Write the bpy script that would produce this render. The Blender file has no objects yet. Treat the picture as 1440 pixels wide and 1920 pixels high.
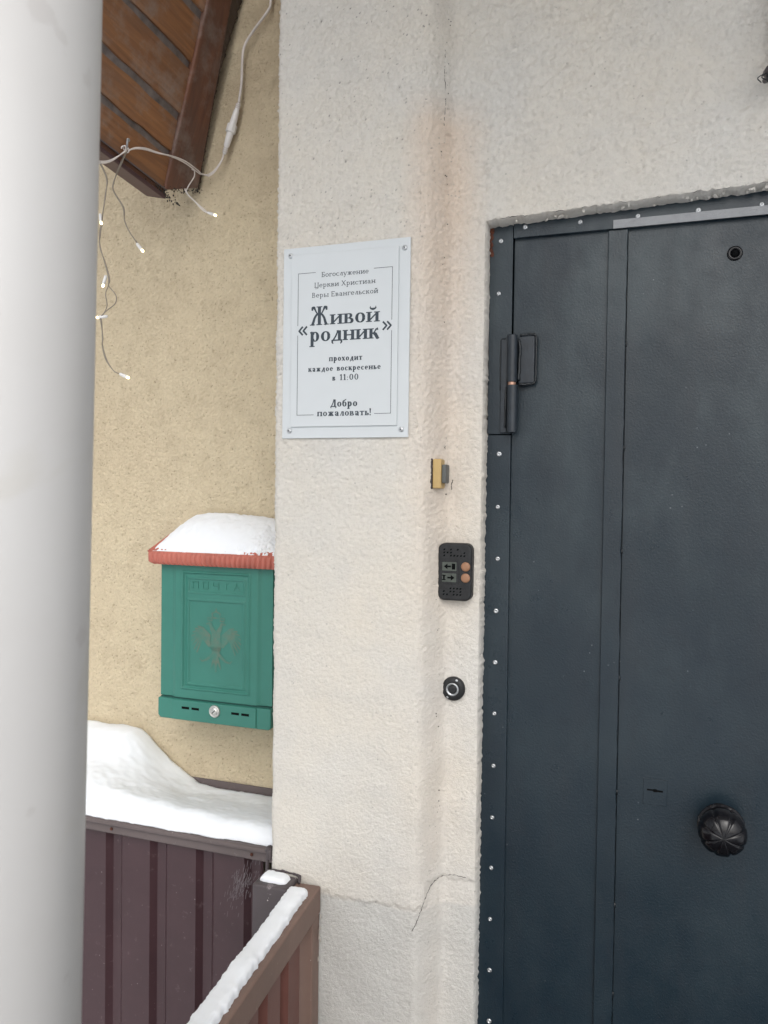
import bpy, math, random
import numpy as np
from mathutils import Vector, Matrix, Euler
random.seed(7); rng = np.random.default_rng(7)
PI = math.pi
S = bpy.context.scene
C = S.collection

# ------------------------------------------------------------------ camera
yaw, pitch, roll = (math.radians(a) for a in (18.9, -1.35, .75))
fwd = Vector((-math.sin(yaw)*math.cos(pitch), math.cos(yaw)*math.cos(pitch), math.sin(pitch)))
rt = Vector((math.cos(yaw), math.sin(yaw), 0)); up = rt.cross(fwd)
rt2 = math.cos(roll)*rt + math.sin(roll)*up; up2 = -math.sin(roll)*rt + math.cos(roll)*up
cd = bpy.data.cameras.new('camera'); cam = bpy.data.objects.new('camera', cd); C.objects.link(cam)
M_ = Matrix((rt2, up2, -fwd)).transposed().to_4x4(); M_.translation = Vector((0, -1.245, 1.55))
cam.matrix_world = M_
cd.sensor_fit = 'VERTICAL'; cd.sensor_height = 36; cd.lens = 36*1450/1920
cd.clip_start = .02; cd.clip_end = 500
cd.dof.use_dof = True; cd.dof.focus_distance = 1.42; cd.dof.aperture_fstop = 9
S.camera = cam

# ------------------------------------------------------------------ light
SUN_EL, SUN_AZ = math.radians(42), math.radians(160)      # azimuth measured clockwise from +Y
w = bpy.data.worlds.new('World'); S.world = w; w.use_nodes = True
nt = w.node_tree; nt.nodes.clear()
sky = nt.nodes.new('ShaderNodeTexSky'); sky.sky_type = 'NISHITA'; sky.sun_disc = False
sky.sun_elevation = SUN_EL; sky.sun_rotation = SUN_AZ; sky.dust_density = 4; sky.air_density = 1.0; sky.ozone_density = 1
hs = nt.nodes.new('ShaderNodeHueSaturation'); hs.inputs['Saturation'].default_value = .22
bg = nt.nodes.new('ShaderNodeBackground'); bg.inputs['Strength'].default_value = .148
ow = nt.nodes.new('ShaderNodeOutputWorld')
nt.links.new(sky.outputs[0], hs.inputs['Color']); nt.links.new(hs.outputs[0], bg.inputs[0]); nt.links.new(bg.outputs[0], ow.inputs[0])
sd = bpy.data.lights.new('sun', 'SUN'); sd.energy = .72; sd.angle = math.radians(80); sd.color = (1, .965, .91)
so = bpy.data.objects.new('sun', sd); C.objects.link(so)
sdir = Vector((math.sin(SUN_AZ)*math.cos(SUN_EL), math.cos(SUN_AZ)*math.cos(SUN_EL), math.sin(SUN_EL)))
so.rotation_euler = sdir.to_track_quat('Z', 'Y').to_euler(); so.location = (0, -4, 6)
S.view_settings.view_transform = 'Standard'; S.view_settings.look = 'None'
S.view_settings.gamma = 1; S.view_settings.exposure = 0.17; S.view_settings.use_curve_mapping = False
S.render.engine = 'CYCLES'; S.cycles.use_denoising = True; S.cycles.max_bounces = 8

# ------------------------------------------------------------------ materials
class N:
    def __init__(s, name):
        s.m = bpy.data.materials.new(name); s.m.use_nodes = True; s.t = s.m.node_tree
        s.p = s.t.nodes['Principled BSDF']; s.tc = s.t.nodes.new('ShaderNodeTexCoord')
    def n(s, k, **kw):
        o = s.t.nodes.new('ShaderNode'+k)
        for a, v in kw.items(): setattr(o, a, v)
        return o
    def l(s, a, b): s.t.links.new(a, b)
    def coord(s, scale=(1, 1, 1), rot=(0, 0, 0)):
        mp = s.n('Mapping'); mp.inputs['Scale'].default_value = scale; mp.inputs['Rotation'].default_value = rot
        s.l(s.tc.outputs['Object'], mp.inputs[0]); return mp.outputs[0]
    def noise(s, scale, detail=3, rough=.55, vec=None, dist=0):
        o = s.n('TexNoise'); o.inputs['Scale'].default_value = scale; o.inputs['Detail'].default_value = detail
        o.inputs['Roughness'].default_value = rough; o.inputs['Distortion'].default_value = dist
        s.l(vec or s.tc.outputs['Object'], o.inputs['Vector']); return o.outputs['Fac']
    def ramp(s, fac, a, b, lo=0., hi=1.):
        r = s.n('MapRange'); r.inputs['From Min'].default_value = a; r.inputs['From Max'].default_value = b
        r.inputs['To Min'].default_value = lo; r.inputs['To Max'].default_value = hi
        s.l(fac, r.inputs['Value']); return r.outputs[0]
    def mix(s, fac, a, b, mode='MIX'):
        o = s.n('Mix', data_type='RGBA', blend_type=mode)
        for v, i in ((fac, 0), (a, 6), (b, 7)):
            if isinstance(v, (int, float)): o.inputs[i].default_value = v
            elif isinstance(v, tuple): o.inputs[i].default_value = (*v, 1)[:4]
            else: s.l(v, o.inputs[i])
        return o.outputs[2]
    def math(s, op, a, b=0.):
        o = s.n('Math', operation=op)
        for v, i in ((a, 0), (b, 1)):
            if isinstance(v, (int, float)): o.inputs[i].default_value = v
            else: s.l(v, o.inputs[i])
        return o.outputs[0]
    def bump(s, h, strength, dist, prev=None):
        o = s.n('Bump'); o.inputs['Strength'].default_value = strength; o.inputs['Distance'].default_value = dist
        s.l(h, o.inputs['Height'])
        if prev: s.l(prev, o.inputs['Normal'])
        s.l(o.outputs[0], s.p.inputs['Normal']); return o.outputs[0]
    def base(s, c):
        if isinstance(c, tuple): s.p.inputs['Base Color'].default_value = (*c, 1)
        else: s.l(c, s.p.inputs['Base Color'])
    def set(s, rough=.6, metal=0., spec=.5, coat=0.):
        s.p.inputs['Roughness'].default_value = rough; s.p.inputs['Metallic'].default_value = metal
        s.p.inputs['Specular IOR Level'].default_value = spec; s.p.inputs['Coat Weight'].default_value = coat
        return s.m

def sep(k, axis):
    o = k.n('SeparateXYZ'); k.l(k.tc.outputs['Object'], o.inputs[0]); return o.outputs[axis]

def plain(name, col, rough=.5, metal=0., spec=.5, var=.12, vs=30, bump=0., bs=200, coat=0.):
    k = N(name)
    c2 = tuple(v*(1-var*2) for v in col)
    k.base(k.mix(k.ramp(k.noise(vs, 5, .6), .35, .7), col, c2))
    if bump: k.bump(k.noise(bs, 3), bump, .001)
    return k.set(rough, metal, spec, coat)

def white_plaster():
    k = N('white_plaster')
    big = k.noise(3.1, 4, .6); mid = k.noise(17, 4, .6); fine = k.noise(230, 4, .7)
    c = k.mix(k.ramp(big, .38, .68), (.665, .645, .605), (.70, .655, .58))
    c = k.mix(k.ramp(mid, .5, .75, 0, .35), c, (.58, .56, .525))
    x, y, z = sep(k, 0), sep(k, 1), sep(k, 2)
    # greyer cement repair below the crack
    low = k.ramp(k.math('ADD', z, k.math('MULTIPLY', k.math('SUBTRACT', mid, .5), .02)), .838, .846, 1, 0)
    c = k.mix(k.math('MULTIPLY', low, .85), c, (.56, .56, .54))
    # peach tint round the inner corner, stronger higher up
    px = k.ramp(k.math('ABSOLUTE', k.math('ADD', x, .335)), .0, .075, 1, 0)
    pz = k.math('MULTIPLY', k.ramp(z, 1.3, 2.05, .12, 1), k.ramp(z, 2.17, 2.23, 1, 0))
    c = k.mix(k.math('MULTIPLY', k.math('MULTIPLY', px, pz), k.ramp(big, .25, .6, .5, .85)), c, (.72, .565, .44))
    # warm brown tint down the return
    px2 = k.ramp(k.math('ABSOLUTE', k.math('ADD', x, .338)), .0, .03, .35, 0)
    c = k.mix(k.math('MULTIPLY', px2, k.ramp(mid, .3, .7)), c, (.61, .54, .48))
    # dirt specks sitting in the pits, denser towards the top and left
    at = k.n('Attribute', attribute_name='pit'); pit = at.outputs['Fac']
    dz = k.ramp(k.math('ADD', z, k.math('MULTIPLY', x, -.8)), 1.7, 2.75, .25, 1)
    c = k.mix(k.math('MULTIPLY', k.math('MULTIPLY', k.ramp(k.math('ADD', pit, k.math('MULTIPLY', mid, .35)), .5, 1.0), dz), .85), c, (.22, .20, .19))
    v = k.n('TexVoronoi'); v.inputs['Scale'].default_value = 95; k.l(k.tc.outputs['Object'], v.inputs['Vector'])
    sp = k.math('MULTIPLY', k.ramp(v.outputs['Distance'], .10, .19, 1, 0), k.ramp(k.noise(26, 3), .54, .64))
    c = k.mix(k.math('MULTIPLY', sp, .45), c, (.2, .19, .18))
    c = k.mix(k.ramp(k.noise(150, 5, .75), .5, .78, 0, .35), c, (.36, .345, .325))
    k.base(c)
    b = k.bump(k.noise(110, 5, .65), .5, .004)
    b = k.bump(k.noise(210, 4, .7), .75, .0035, b)
    return k.set(.92, 0, .2)

def beige_plaster():
    k = N('beige_plaster')
    big = k.noise(2.3, 4, .6); mid = k.noise(24, 4, .6)
    c = k.mix(k.ramp(big, .35, .7), (.67, .575, .41), (.63, .53, .375))
    c = k.mix(k.ramp(mid, .45, .75, 0, .4), c, (.49, .405, .28))
    at = k.n('Attribute', attribute_name='pit'); pit = at.outputs['Fac']
    c = k.mix(k.math('MULTIPLY', k.ramp(k.math('ADD', pit, k.math('MULTIPLY', mid, .3)), .5, 1.0), .6), c, (.27, .205, .14))
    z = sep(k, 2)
    top_dark = k.math('MULTIPLY', k.ramp(z, 2.05, 2.5), k.ramp(k.noise(9, 4), .35, .7))  # blotchy brown darkening higher up the wall
    c = k.mix(k.math('MULTIPLY', top_dark, .55), c, (.33, .25, .165))
    v = k.n('TexVoronoi'); v.inputs['Scale'].default_value = 120; k.l(k.tc.outputs['Object'], v.inputs['Vector'])
    sp = k.math('MULTIPLY', k.ramp(v.outputs['Distance'], .10, .2, 1, 0), k.ramp(k.noise(21, 3), .5, .62))
    c = k.mix(k.math('MULTIPLY', sp, .35), c, (.2, .16, .12))
    c = k.mix(k.ramp(k.noise(170, 5, .75), .5, .78, 0, .4), c, (.33, .26, .17))
    k.base(c)
    b = k.bump(k.noise(120, 5, .65), .5, .004)
    b = k.bump(k.noise(205, 4, .7), .9, .004, b)
    return k.set(.92, 0, .2)

def door_paint():
    k = N('door_paint')
    big = k.noise(4, 5, .65); mid = k.noise(38, 4, .65)
    st = k.noise(14, 4, .6, k.coord((1, 1, .18)))
    c = k.mix(k.ramp(big, .35, .7), (.0055, .0155, .0255), (.009, .020, .029))
    x_, z_ = sep(k, 0), sep(k, 2)
    cloud = k.math('MULTIPLY', k.ramp(k.noise(5.5, 5, .6, k.coord((1, 1, .55))), .42, .62), k.ramp(z_, 1.1, 1.75, .3, 1))  # blotchy paint, with the sky's blue-grey sheen painted in higher up
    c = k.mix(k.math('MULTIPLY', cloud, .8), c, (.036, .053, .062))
    c = k.mix(k.ramp(st, .5, .8, 0, .6), c, (.015, .021, .028))
    c = k.mix(k.ramp(mid, .55, .85, 0, .4), c, (.0045, .009, .016))
    v = k.n('TexVoronoi'); v.inputs['Scale'].default_value = 60; k.l(k.tc.outputs['Object'], v.inputs['Vector'])
    sp = k.math('MULTIPLY', k.ramp(v.outputs['Distance'], .04, .075, 1, 0), k.ramp(k.noise(9, 3), .56, .64))
    c = k.mix(k.math('MULTIPLY', sp, .5), c, (.25, .27, .29))
    k.base(c)
    b = k.bump(k.noise(6, 2, .4), .25, .012)
    b = k.bump(k.noise(300, 3, .6), .5, .0008, b)
    m = k.set(.42, 0, .5); rg = k.math('ADD', k.ramp(k.noise(7, 6, .7, k.coord((1, 1, .5))), .3, .7, .24, .46), k.ramp(mid, .3, .7, -.04, .08)); k.l(rg, k.p.inputs['Roughness']); return m

def wood(name, c1, c2, c3, dust=.25):
    k = N(name)
    at = k.n('Attribute', attribute_name='grain'); oi = k.n('ObjectInfo')
    def cv(sc):
        mp = k.n('Mapping'); mp.inputs['Scale'].default_value = sc; k.l(at.outputs['Vector'], mp.inputs[0])
        ad = k.n('VectorMath', operation='ADD'); k.l(mp.outputs[0], ad.inputs[0]); k.l(oi.outputs['Random'], ad.inputs[1]); return ad.outputs[0]
    g = k.noise(16, 6, .65, cv((.45, 6, 6)), .8)
    g2 = k.noise(5, 4, .6, cv((1.2, 3, 3)))
    c = k.mix(k.ramp(g, .3, .72), c1, c2)
    c = k.mix(k.ramp(g2, .42, .7, 0, .85), c, c3)
    c = k.mix(k.ramp(oi.outputs['Random'], 0, 1, 0, .45), c, c2)
    c = k.mix(k.math('MULTIPLY', k.ramp(k.noise(11, 5, .7), .5, .75), dust), c, (.30, .27, .25))
    k.base(c); k.bump(g, .5, .002)
    return k.set(.55, 0, .4)

def snow():
    k = N('snow')
    k.base((.83, .86, .90))
    b = k.bump(k.noise(30, 3, .5), .05, .006)
    b = k.bump(k.noise(420, 3, .7), .25, .0008, b)
    k.p.inputs['Subsurface Weight'].default_value = .35; k.p.inputs['Subsurface Radius'].default_value = (.9, .95, 1)
    k.p.inputs['Subsurface Scale'].default_value = .01
    return k.set(.75, 0, .25)

def painted(name, col, chip, chips=.3, rough=.5, bscale=60, streak=False):
    k = N(name)
    n1 = k.noise(7, 5, .65); n2 = k.noise(bscale, 5, .7)
    c = k.mix(k.ramp(n1, .35, .7), col, tuple(v*.78 for v in col))
    c = k.mix(k.math('MULTIPLY', k.ramp(n2, .62, .74), chips), c, chip)
    v = k.n('TexVoronoi'); v.inputs['Scale'].default_value = 70; k.l(k.tc.outputs['Object'], v.inputs['Vector'])
    sp = k.math('MULTIPLY', k.ramp(v.outputs['Distance'], .05, .1, 1, 0), k.ramp(k.noise(12, 3), .52, .62))
    c = k.mix(k.math('MULTIPLY', sp, chips), c, (.55, .5, .48))
    k.base(c); k.bump(k.noise(90, 4, .6), .2, .001)
    return k.set(rough, 0, .4)

def column_paint():
    k = N('column_paint')
    c = k.mix(k.ramp(k.noise(4, 4, .6), .35, .7), (.50, .495, .49), (.475, .465, .455))
    n = k.noise(7.3, 3, .5, None, .8)
    c = k.mix(k.ramp(n, .63, .68, 0, .3), c, (.44, .42, .375))
    n = k.noise(24, 3, .5)
    c = k.mix(k.ramp(n, .66, .70, 0, .3), c, (.36, .34, .33))
    k.base(c); k.bump(k.noise(9, 3, .5), .15, .004)
    return k.set(.45, 0, .4)

def glow(name, col, e):
    k = N(name); k.base((.9, .85, .7)); k.p.inputs['Emission Color'].default_value = (*col, 1)
    k.p.inputs['Emission Strength'].default_value = e; return k.set(.3)

M = dict(
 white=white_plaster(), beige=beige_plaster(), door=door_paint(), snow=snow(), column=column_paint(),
 plank=wood('plank_wood', (.42, .195, .08), (.17, .08, .042), (.22, .13, .085), .7),
 beam2=wood('rough_beam_side', (.085, .05, .035), (.045, .03, .024), (.12, .10, .085), .35),
 beam=wood('beam_wood', (.20, .085, .05), (.11, .052, .036), (.10, .07, .06), .6),
 dust=plain('dusty_batten', (.22, .19, .18), .85, var=.25, vs=40, bump=.5),
 maroon=painted('maroon_metal', (.075, .04, .045), (.4, .36, .34), .25, .4),
 roofmetal=painted('roof_metal', (.10, .045, .04), (.3, .3, .3), .2, .45),
 sheet=painted('brown_sheet', (.060, .031, .036), (.2, .16, .16), .4, .38),
 redsheet=painted('red_brown_sheet', (.145, .058, .046), (.2, .14, .12), .15, .45),
 cap=painted('grey_brown_paint', (.135, .108, .106), (.28, .25, .24), .5, .55),
 rail=painted('rail_paint', (.20, .13, .105), (.33, .26, .22), .6, .55, 45),
 post=painted('worn_dark_steel', (.08, .066, .07), (.34, .30, .31), 1., .5, 24),
 plate=plain('brushed_plastic', (.60, .635, .655), .42, 0, .5, var=.02, vs=8),
 ink=plain('sign_ink', (.035, .05, .066), .6, var=.05), inkthin=plain('thin_sign_ink', (.055, .07, .085), .6, var=.05),
 screw=plain('screw_zinc', (.62, .64, .66), .3, .85, var=.1), hole=plain('dark_hole', (.004, .0045, .005), .9, 0, .1, var=.1),
 green=plain('green_plastic', (.036, .19, .148), .46, 0, .5, var=.07, vs=9, bump=.2, bs=120),
 green2=plain('dark_green_line', (.012, .075, .062), .6, var=.05),
 red=plain('red_plastic', (.50, .15, .11), .5, 0, .4, var=.12, vs=25, bump=.3, bs=150),
 lock=plain('lock_metal', (.6, .6, .57), .35, .7, var=.1),
 rivet=plain('rivet_aluminium', (.62, .64, .66), .28, .75, var=.12, vs=300),
 felt=plain('grey_weatherstrip', (.33, .34, .355), .9, 0, .2, var=.08, vs=60, bump=.6, bs=400),
 hinge=plain('hinge_paint', (.018, .026, .036), .42, 0, .5, var=.2, vs=60, bump=.3, bs=140),
 weld=plain('weld_paint', (.008, .012, .016), .4, 0, .5, var=.2, bump=.8, bs=250),
 copper=plain('bearing_brass', (.50, .30, .22), .4, .7), knob=plain('black_gloss', (.005, .005, .007), .2, 0, .4, var=.1, bump=.2, bs=60, coat=.05),
 rust=plain('rust', (.13, .04, .02), .9, var=.4, vs=90, bump=.8, bs=300),
 black=plain('black_plastic', (.020, .021, .023), .5, 0, .4, var=.3, vs=70, bump=.6, bs=300),
 greenplate=plain('grey_green_window', (.085, .10, .085), .5, var=.2, vs=60), orange=plain('orange_button', (.33, .17, .095), .5, var=.12),
 yellow=plain('yellowed_plastic', (.52, .36, .15), .5, var=.1), grey=plain('grey_button', (.10, .105, .10), .5, var=.15),
 browndark=plain('bell_base', (.05, .035, .035), .5, var=.3),
 wire=plain('white_cable', (.74, .69, .66), .5, var=.1), clearwire=plain('clear_cable', (.27, .235, .19), .45, var=.15), conn=plain('white_connector', (.78, .77, .76), .45, var=.06),
 bulb=glow('led_bulb', (1, .80, .42), 6.), hook=plain('galvanised_nail', (.4, .4, .42), .45, .6),
 crack=plain('dark_crack', (.06, .052, .045), .9, var=.2), floor=plain('porch_slab', (.05, .049, .048), .8, var=.3, vs=6, bump=.5, bs=60),
)
def crest_mat():
    k = N('faded_print'); k.base(k.mix(k.ramp(k.noise(60, 4, .7), .35, .65), (.115, .165, .125), (.062, .185, .145)))
    return k.set(.6, 0, .3)
M['crest'] = crest_mat()

# ------------------------------------------------------------------ mesh helpers
class MB:
    def __init__(s): s.v = []; s.f = []
    def add(s, vs, fs):
        o = len(s.v); s.v += [tuple(map(float, p)) for p in vs]; s.f += [tuple(i+o for i in f) for f in fs]; return s
    def box(s, a, b):
        x0, y0, z0 = a; x1, y1, z1 = b
        return s.add([(x0,y0,z0),(x1,y0,z0),(x1,y1,z0),(x0,y1,z0),(x0,y0,z1),(x1,y0,z1),(x1,y1,z1),(x0,y1,z1)],
                     [(0,3,2,1),(4,5,6,7),(0,1,5,4),(1,2,6,5),(2,3,7,6),(3,0,4,7)])
    def tube(s, pts, r, n=8, cap=True):
        pts = [Vector(p) for p in pts]; rs = r if isinstance(r, (list, tuple)) else [r]*len(pts)
        rings = []; prev = None
        for i, p in enumerate(pts):
            t = (pts[min(i+1, len(pts)-1)]-pts[max(i-1, 0)]).normalized()
            if prev is None:
                a = t.cross(Vector((0, 0, 1))); a = a if a.length > .1 else t.cross(Vector((1, 0, 0)))
            else: a = prev - t*prev.dot(t)
            a.normalize(); prev = a; b = t.cross(a)
            rings.append([p+(a*math.cos(2*PI*k/n)+b*math.sin(2*PI*k/n))*rs[i] for k in range(n)])
        vs = [q for rg in rings for q in rg]; fs = []
        for i in range(len(rings)-1):
            for k in range(n): fs.append((i*n+k, i*n+(k+1) % n, (i+1)*n+(k+1) % n, (i+1)*n+k))
        if cap: fs += [tuple(reversed(range(n))), tuple((len(rings)-1)*n+k for k in range(n))]
        return s.add(vs, fs)
    def lathe(s, c, prof, n=20, axis=(0, -1, 0), sx=1.):
        # prof: (radius, height along axis)
        ax = Vector(axis).normalized(); a = ax.cross(Vector((0, 0, 1))); a = a.normalized() if a.length > .1 else Vector((1, 0, 0)); b = ax.cross(a)
        c = Vector(c); vs = []; fs = []
        for r, h in prof:
            for k in range(n): vs.append(c+ax*h+(a*math.cos(2*PI*k/n)+b*math.sin(2*PI*k/n)*sx)*r)
        for i in range(len(prof)-1):
            for k in range(n): fs.append((i*n+k, i*n+(k+1) % n, (i+1)*n+(k+1) % n, (i+1)*n+k))
        fs += [tuple(reversed(range(n))), tuple((len(prof)-1)*n+k for k in range(n))]
        return s.add(vs, fs)
    def grid(s, P):
        h, w_ = P.shape[:2]; o = len(s.v); s.v += [tuple(p) for p in P.reshape(-1, 3).tolist()]
        for i in range(h-1):
            for j in range(w_-1):
                a = o+i*w_+j; s.f.append((a, a+1, a+w_+1, a+w_))
        return s
    def prism(s, poly, y0, y1):
        """outline in x,z extruded along y"""
        n = len(poly); vs = [(x, y0, z) for x, z in poly]+[(x, y1, z) for x, z in poly]
        fs = [tuple(range(n)), tuple(reversed(range(n, 2*n)))]+[(i, (i+1) % n+0, (i+1) % n+n, i+n) for i in range(n)]
        return s.add(vs, fs)
    def build(s, name, mat, parent=None, smooth=False, bevel=0, seg=2, kind=None):
        me = bpy.data.meshes.new(name); me.from_pydata(s.v, [], s.f); me.validate()
        import bmesh
        bm = bmesh.new(); bm.from_mesh(me); bmesh.ops.recalc_face_normals(bm, faces=bm.faces) if len(s.f) < 4000 else None; bm.to_mesh(me); bm.free()
        me.materials.append(mat)
        if smooth: me.polygons.foreach_set('use_smooth', [True]*len(me.polygons))
        o = bpy.data.objects.new(name, me); C.objects.link(o)
        if parent: o.parent = parent
        if bevel:
            md = o.modifiers.new('bevel', 'BEVEL'); md.width = bevel; md.segments = seg; md.limit_method = 'ANGLE'; md.angle_limit = math.radians(40)
            me.polygons.foreach_set('use_smooth', [True]*len(me.polygons))
            wn = o.modifiers.new('wn', 'WEIGHTED_NORMAL'); wn.keep_sharp = True
        if kind: o['kind'] = kind
        return o

def bigmesh(name, P, mat, attrs=None, parent=None, flip=False):
    """smooth grid from a (h,w,3) array"""
    h, w_ = P.shape[:2]; me = bpy.data.meshes.new(name)
    me.vertices.add(h*w_); me.vertices.foreach_set('co', P.reshape(-1).astype(np.float32))
    idx = np.arange(h*w_).reshape(h, w_)
    q = np.stack([idx[:-1, :-1], idx[:-1, 1:], idx[1:, 1:], idx[1:, :-1]], -1).reshape(-1, 4)
    if flip: q = q[:, ::-1]
    nf = len(q); me.loops.add(nf*4); me.loops.foreach_set('vertex_index', q.reshape(-1).astype(np.int32))
    me.polygons.add(nf); me.polygons.foreach_set('loop_start', (np.arange(nf)*4).astype(np.int32))
    me.update(calc_edges=True); me.validate()
    me.polygons.foreach_set('use_smooth', [True]*nf)
    for k, v in (attrs or {}).items():
        a = me.attributes.new(k, 'FLOAT', 'POINT'); a.data.foreach_set('value', v.reshape(-1).astype(np.float32))
    me.materials.append(mat)
    o = bpy.data.objects.new(name, me); C.objects.link(o)
    if parent: o.parent = parent
    return o

def thing(name, label, cat, loc=(0, 0, 0), group=None):
    o = bpy.data.objects.new(name, None); C.objects.link(o); o.empty_display_size = .05
    o.location = loc; o['label'] = label; o['category'] = cat
    if group: o['group'] = group
    return o
def tag(o, label=None, cat=None, group=None, kind=None):
    for a, b in (('label', label), ('category', cat), ('group', group), ('kind', kind)):
        if b: o[a] = b
    return o
def structure(o): o['kind'] = 'structure'; return o

def spline(pts, n=6):
    """Catmull-Rom through points"""
    P = [Vector(p) for p in pts]; P = [P[0]*2-P[1]]+P+[P[-1]*2-P[-2]]; out = []
    for i in range(1, len(P)-2):
        for k in range(n):
            t = k/n; a, b, c, d = P[i-1:i+3]
            out.append(.5*((2*b)+(c-a)*t+(2*a-5*b+4*c-d)*t*t+(3*b-a-3*c+d)*t**3))
    out.append(P[-2]); return out

# periodic band-pass noise fields, 2 mm per texel
NT, RES = 2048, .002
fx = np.fft.fftfreq(NT, RES); FR = np.sqrt(fx[:, None]**2+fx[None, :]**2)
def band(lam, width=.45, seed=0, ax=1.):
    r = np.random.default_rng(seed).standard_normal((NT, NT))
    fr = np.sqrt((fx[:, None])**2+(fx[None, :]*ax)**2) if ax != 1 else FR
    f0 = 1/lam; g = np.exp(-(np.log(np.maximum(fr, 1e-6)/f0))**2/(2*width**2))
    o = np.fft.ifft2(np.fft.fft2(r)*g).real; return o/o.std()
def samp(F, x, z):
    u = (np.asarray(x)/RES) % NT; v = (np.asarray(z)/RES) % NT
    i = np.floor(u).astype(int); j = np.floor(v).astype(int); a = u-i; b = v-j; i %= NT; j %= NT; i2 = (i+1) % NT; j2 = (j+1) % NT
    return (F[j, i]*(1-a)+F[j, i2]*a)*(1-b)+(F[j2, i]*(1-a)+F[j2, i2]*a)*b
F_l = band(.016, .5, 1); F_s = band(.0085, .4, 2); F_w = band(.13, .5, 3); F_p = band(.009, .3, 4); F_e = band(.03, .6, 5); F_x = band(.022, .45, 6, 2.2)
sst = lambda a, b, x: (lambda t: t*t*(3-2*t))(np.clip((x-a)/(b-a), 0, 1))
def axis(lo, f0, f1, hi, step, coarse=.05):
    a = list(np.arange(lo, f0-coarse*.5, coarse)) if lo < f0 else []
    b = list(np.arange(f0, f1+1e-9, step)); c = list(np.arange(f1+coarse, hi+1e-9, coarse)) if hi > f1 else []
    return np.array(a+b+c)

# ------------------------------------------------------------------ ground and the porch slab (below the frame)
g = MB(); gx = np.array([-60, -30, -12, -5, -2, 0, 2, 5, 12, 30, 60.]); P = np.zeros((len(gx), len(gx), 3)); P[..., 0] = gx[None]; P[..., 1] = gx[:, None]; P[..., 2] = -.12
structure(g.grid(P).build('snowy_ground', M['snow']))
structure(MB().box((-.5, -2.4, -.11), (2.2, .12, 0)).build('porch_floor', M['floor'], bevel=.01))

# ------------------------------------------------------------------ white wall: pillar, shallow return, door surround
def white_disp(x, z):
    up_ = sst(1.0, 2.1, z-.35*(x+.4))
    rough = .55+1.9*up_
    d = (.30*samp(F_l, x, z)+.62*samp(F_s, x, z))*.0008*rough + samp(F_w, x, z)*.0006
    d += np.where(x > -.3, 1, 0)*(.0009*samp(F_x, x, z)+.0004*samp(F_l, x, z))*sst(1.98, 2.1, z)
    p = samp(F_p, x+.7, z); pit = sst(1.1, 2.6, p)*(.35+.65*up_)*np.where(x > -.36, .45, 1)
    d -= pit*.0016
    # lower cement band sits back behind the crack
    zc = np.where(x < -.36, .842+.0025*samp(F_e, x, z*0), .885+.003*samp(F_e, x, z*0))
    d -= sst(-.0012, .0012, zc-z)*.0022
    d -= np.exp(-((z-zc)/.0016)**2)*.0016
    return d, pit
zA = axis(0, .56, 2.48, 3.3, .003, .04)
# profile (s, x, y, nx, ny)
pr = []
x0, x1, r = -.636, -.357, .011
for y in np.arange(.275, r-1e-6, -.004): pr.append((x0, y, -1, 0))
for a in np.linspace(0, PI/2, 7)[1:-1]: pr.append((x0+r-r*math.cos(a), r-r*math.sin(a), -math.cos(a), -math.sin(a)))
for x in np.arange(x0+r, x1-.012, .003): pr.append((x, 0, 0, -1))
# soft rounded arris then a slanting return and a soft inner corner
k1 = spline([(x1-.012, 0, 0), (x1-.004, .0015, 0), (x1+.004, .0075, 0), (x1+.0125, .0185, 0), (x1+.0215, .0325, 0), (x1+.029, .0435, 0), (x1+.036, .0485, 0), (x1+.044, .05, 0)], 4)
for i, p in enumerate(k1):
    t = (k1[min(i+1, len(k1)-1)]-k1[max(i-1, 0)]).normalized(); pr.append((p.x, p.y, t.y, -t.x))
for x in np.arange(x1+.045, -.2695, .003): pr.append((x, .05, 0, -1))
pr = np.array(pr); seg = np.r_[0, np.cumsum(np.hypot(*np.diff(pr[:, :2], axis=0).T))]
sarc = seg-seg[-1]+pr[-1, 0]
sx = np.broadcast_to(sarc[None], (len(zA), len(pr))); zz = np.broadcast_to(zA[:, None], sx.shape)
d, pit = white_disp(sx, zz)
nrm = np.hypot(pr[:, 2], pr[:, 3])
X = pr[None, :, 0]+pr[None, :, 2]/nrm*d; Y = pr[None, :, 1]+pr[None, :, 3]/nrm*d
white_root = thing('white_wall', 'rough white plastered wall with pillar around the dark door', 'wall', (-.5, .05, 0))
def toroot(o, root):
    o.parent = root; o.matrix_parent_inverse = Matrix.Translation(root.location).inverted(); return o
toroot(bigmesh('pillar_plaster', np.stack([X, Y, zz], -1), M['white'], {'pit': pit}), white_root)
Zt = 2.012
# ragged opening edge: jamb
jy = np.array([0, .004, .009, .016, .024, .032, .06])
zj = zA[zA <= Zt+.004]
dj, pj = white_disp(np.full_like(zj, sarc[-1]), zj)
rag = samp(F_s, zj*0+.3, zj)*.0007+samp(F_e, zj*0+.9, zj)*.0004
JX = np.full((len(zj), len(jy)), pr[-1, 0]) + rag[:, None]*np.array([0, .6, 1, 1, 1, 1, 1])[None] + np.array([0, .0018, .0028, .003, .003, .003, .003])[None]
JY = .05+jy[None]-dj[:, None]*np.exp(-jy[None]*200)
toroot(bigmesh('jamb', np.stack([JX, JY, np.broadcast_to(zj[:, None], JX.shape)], -1), M['white'], {'pit': JX*0}), white_root)
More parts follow.
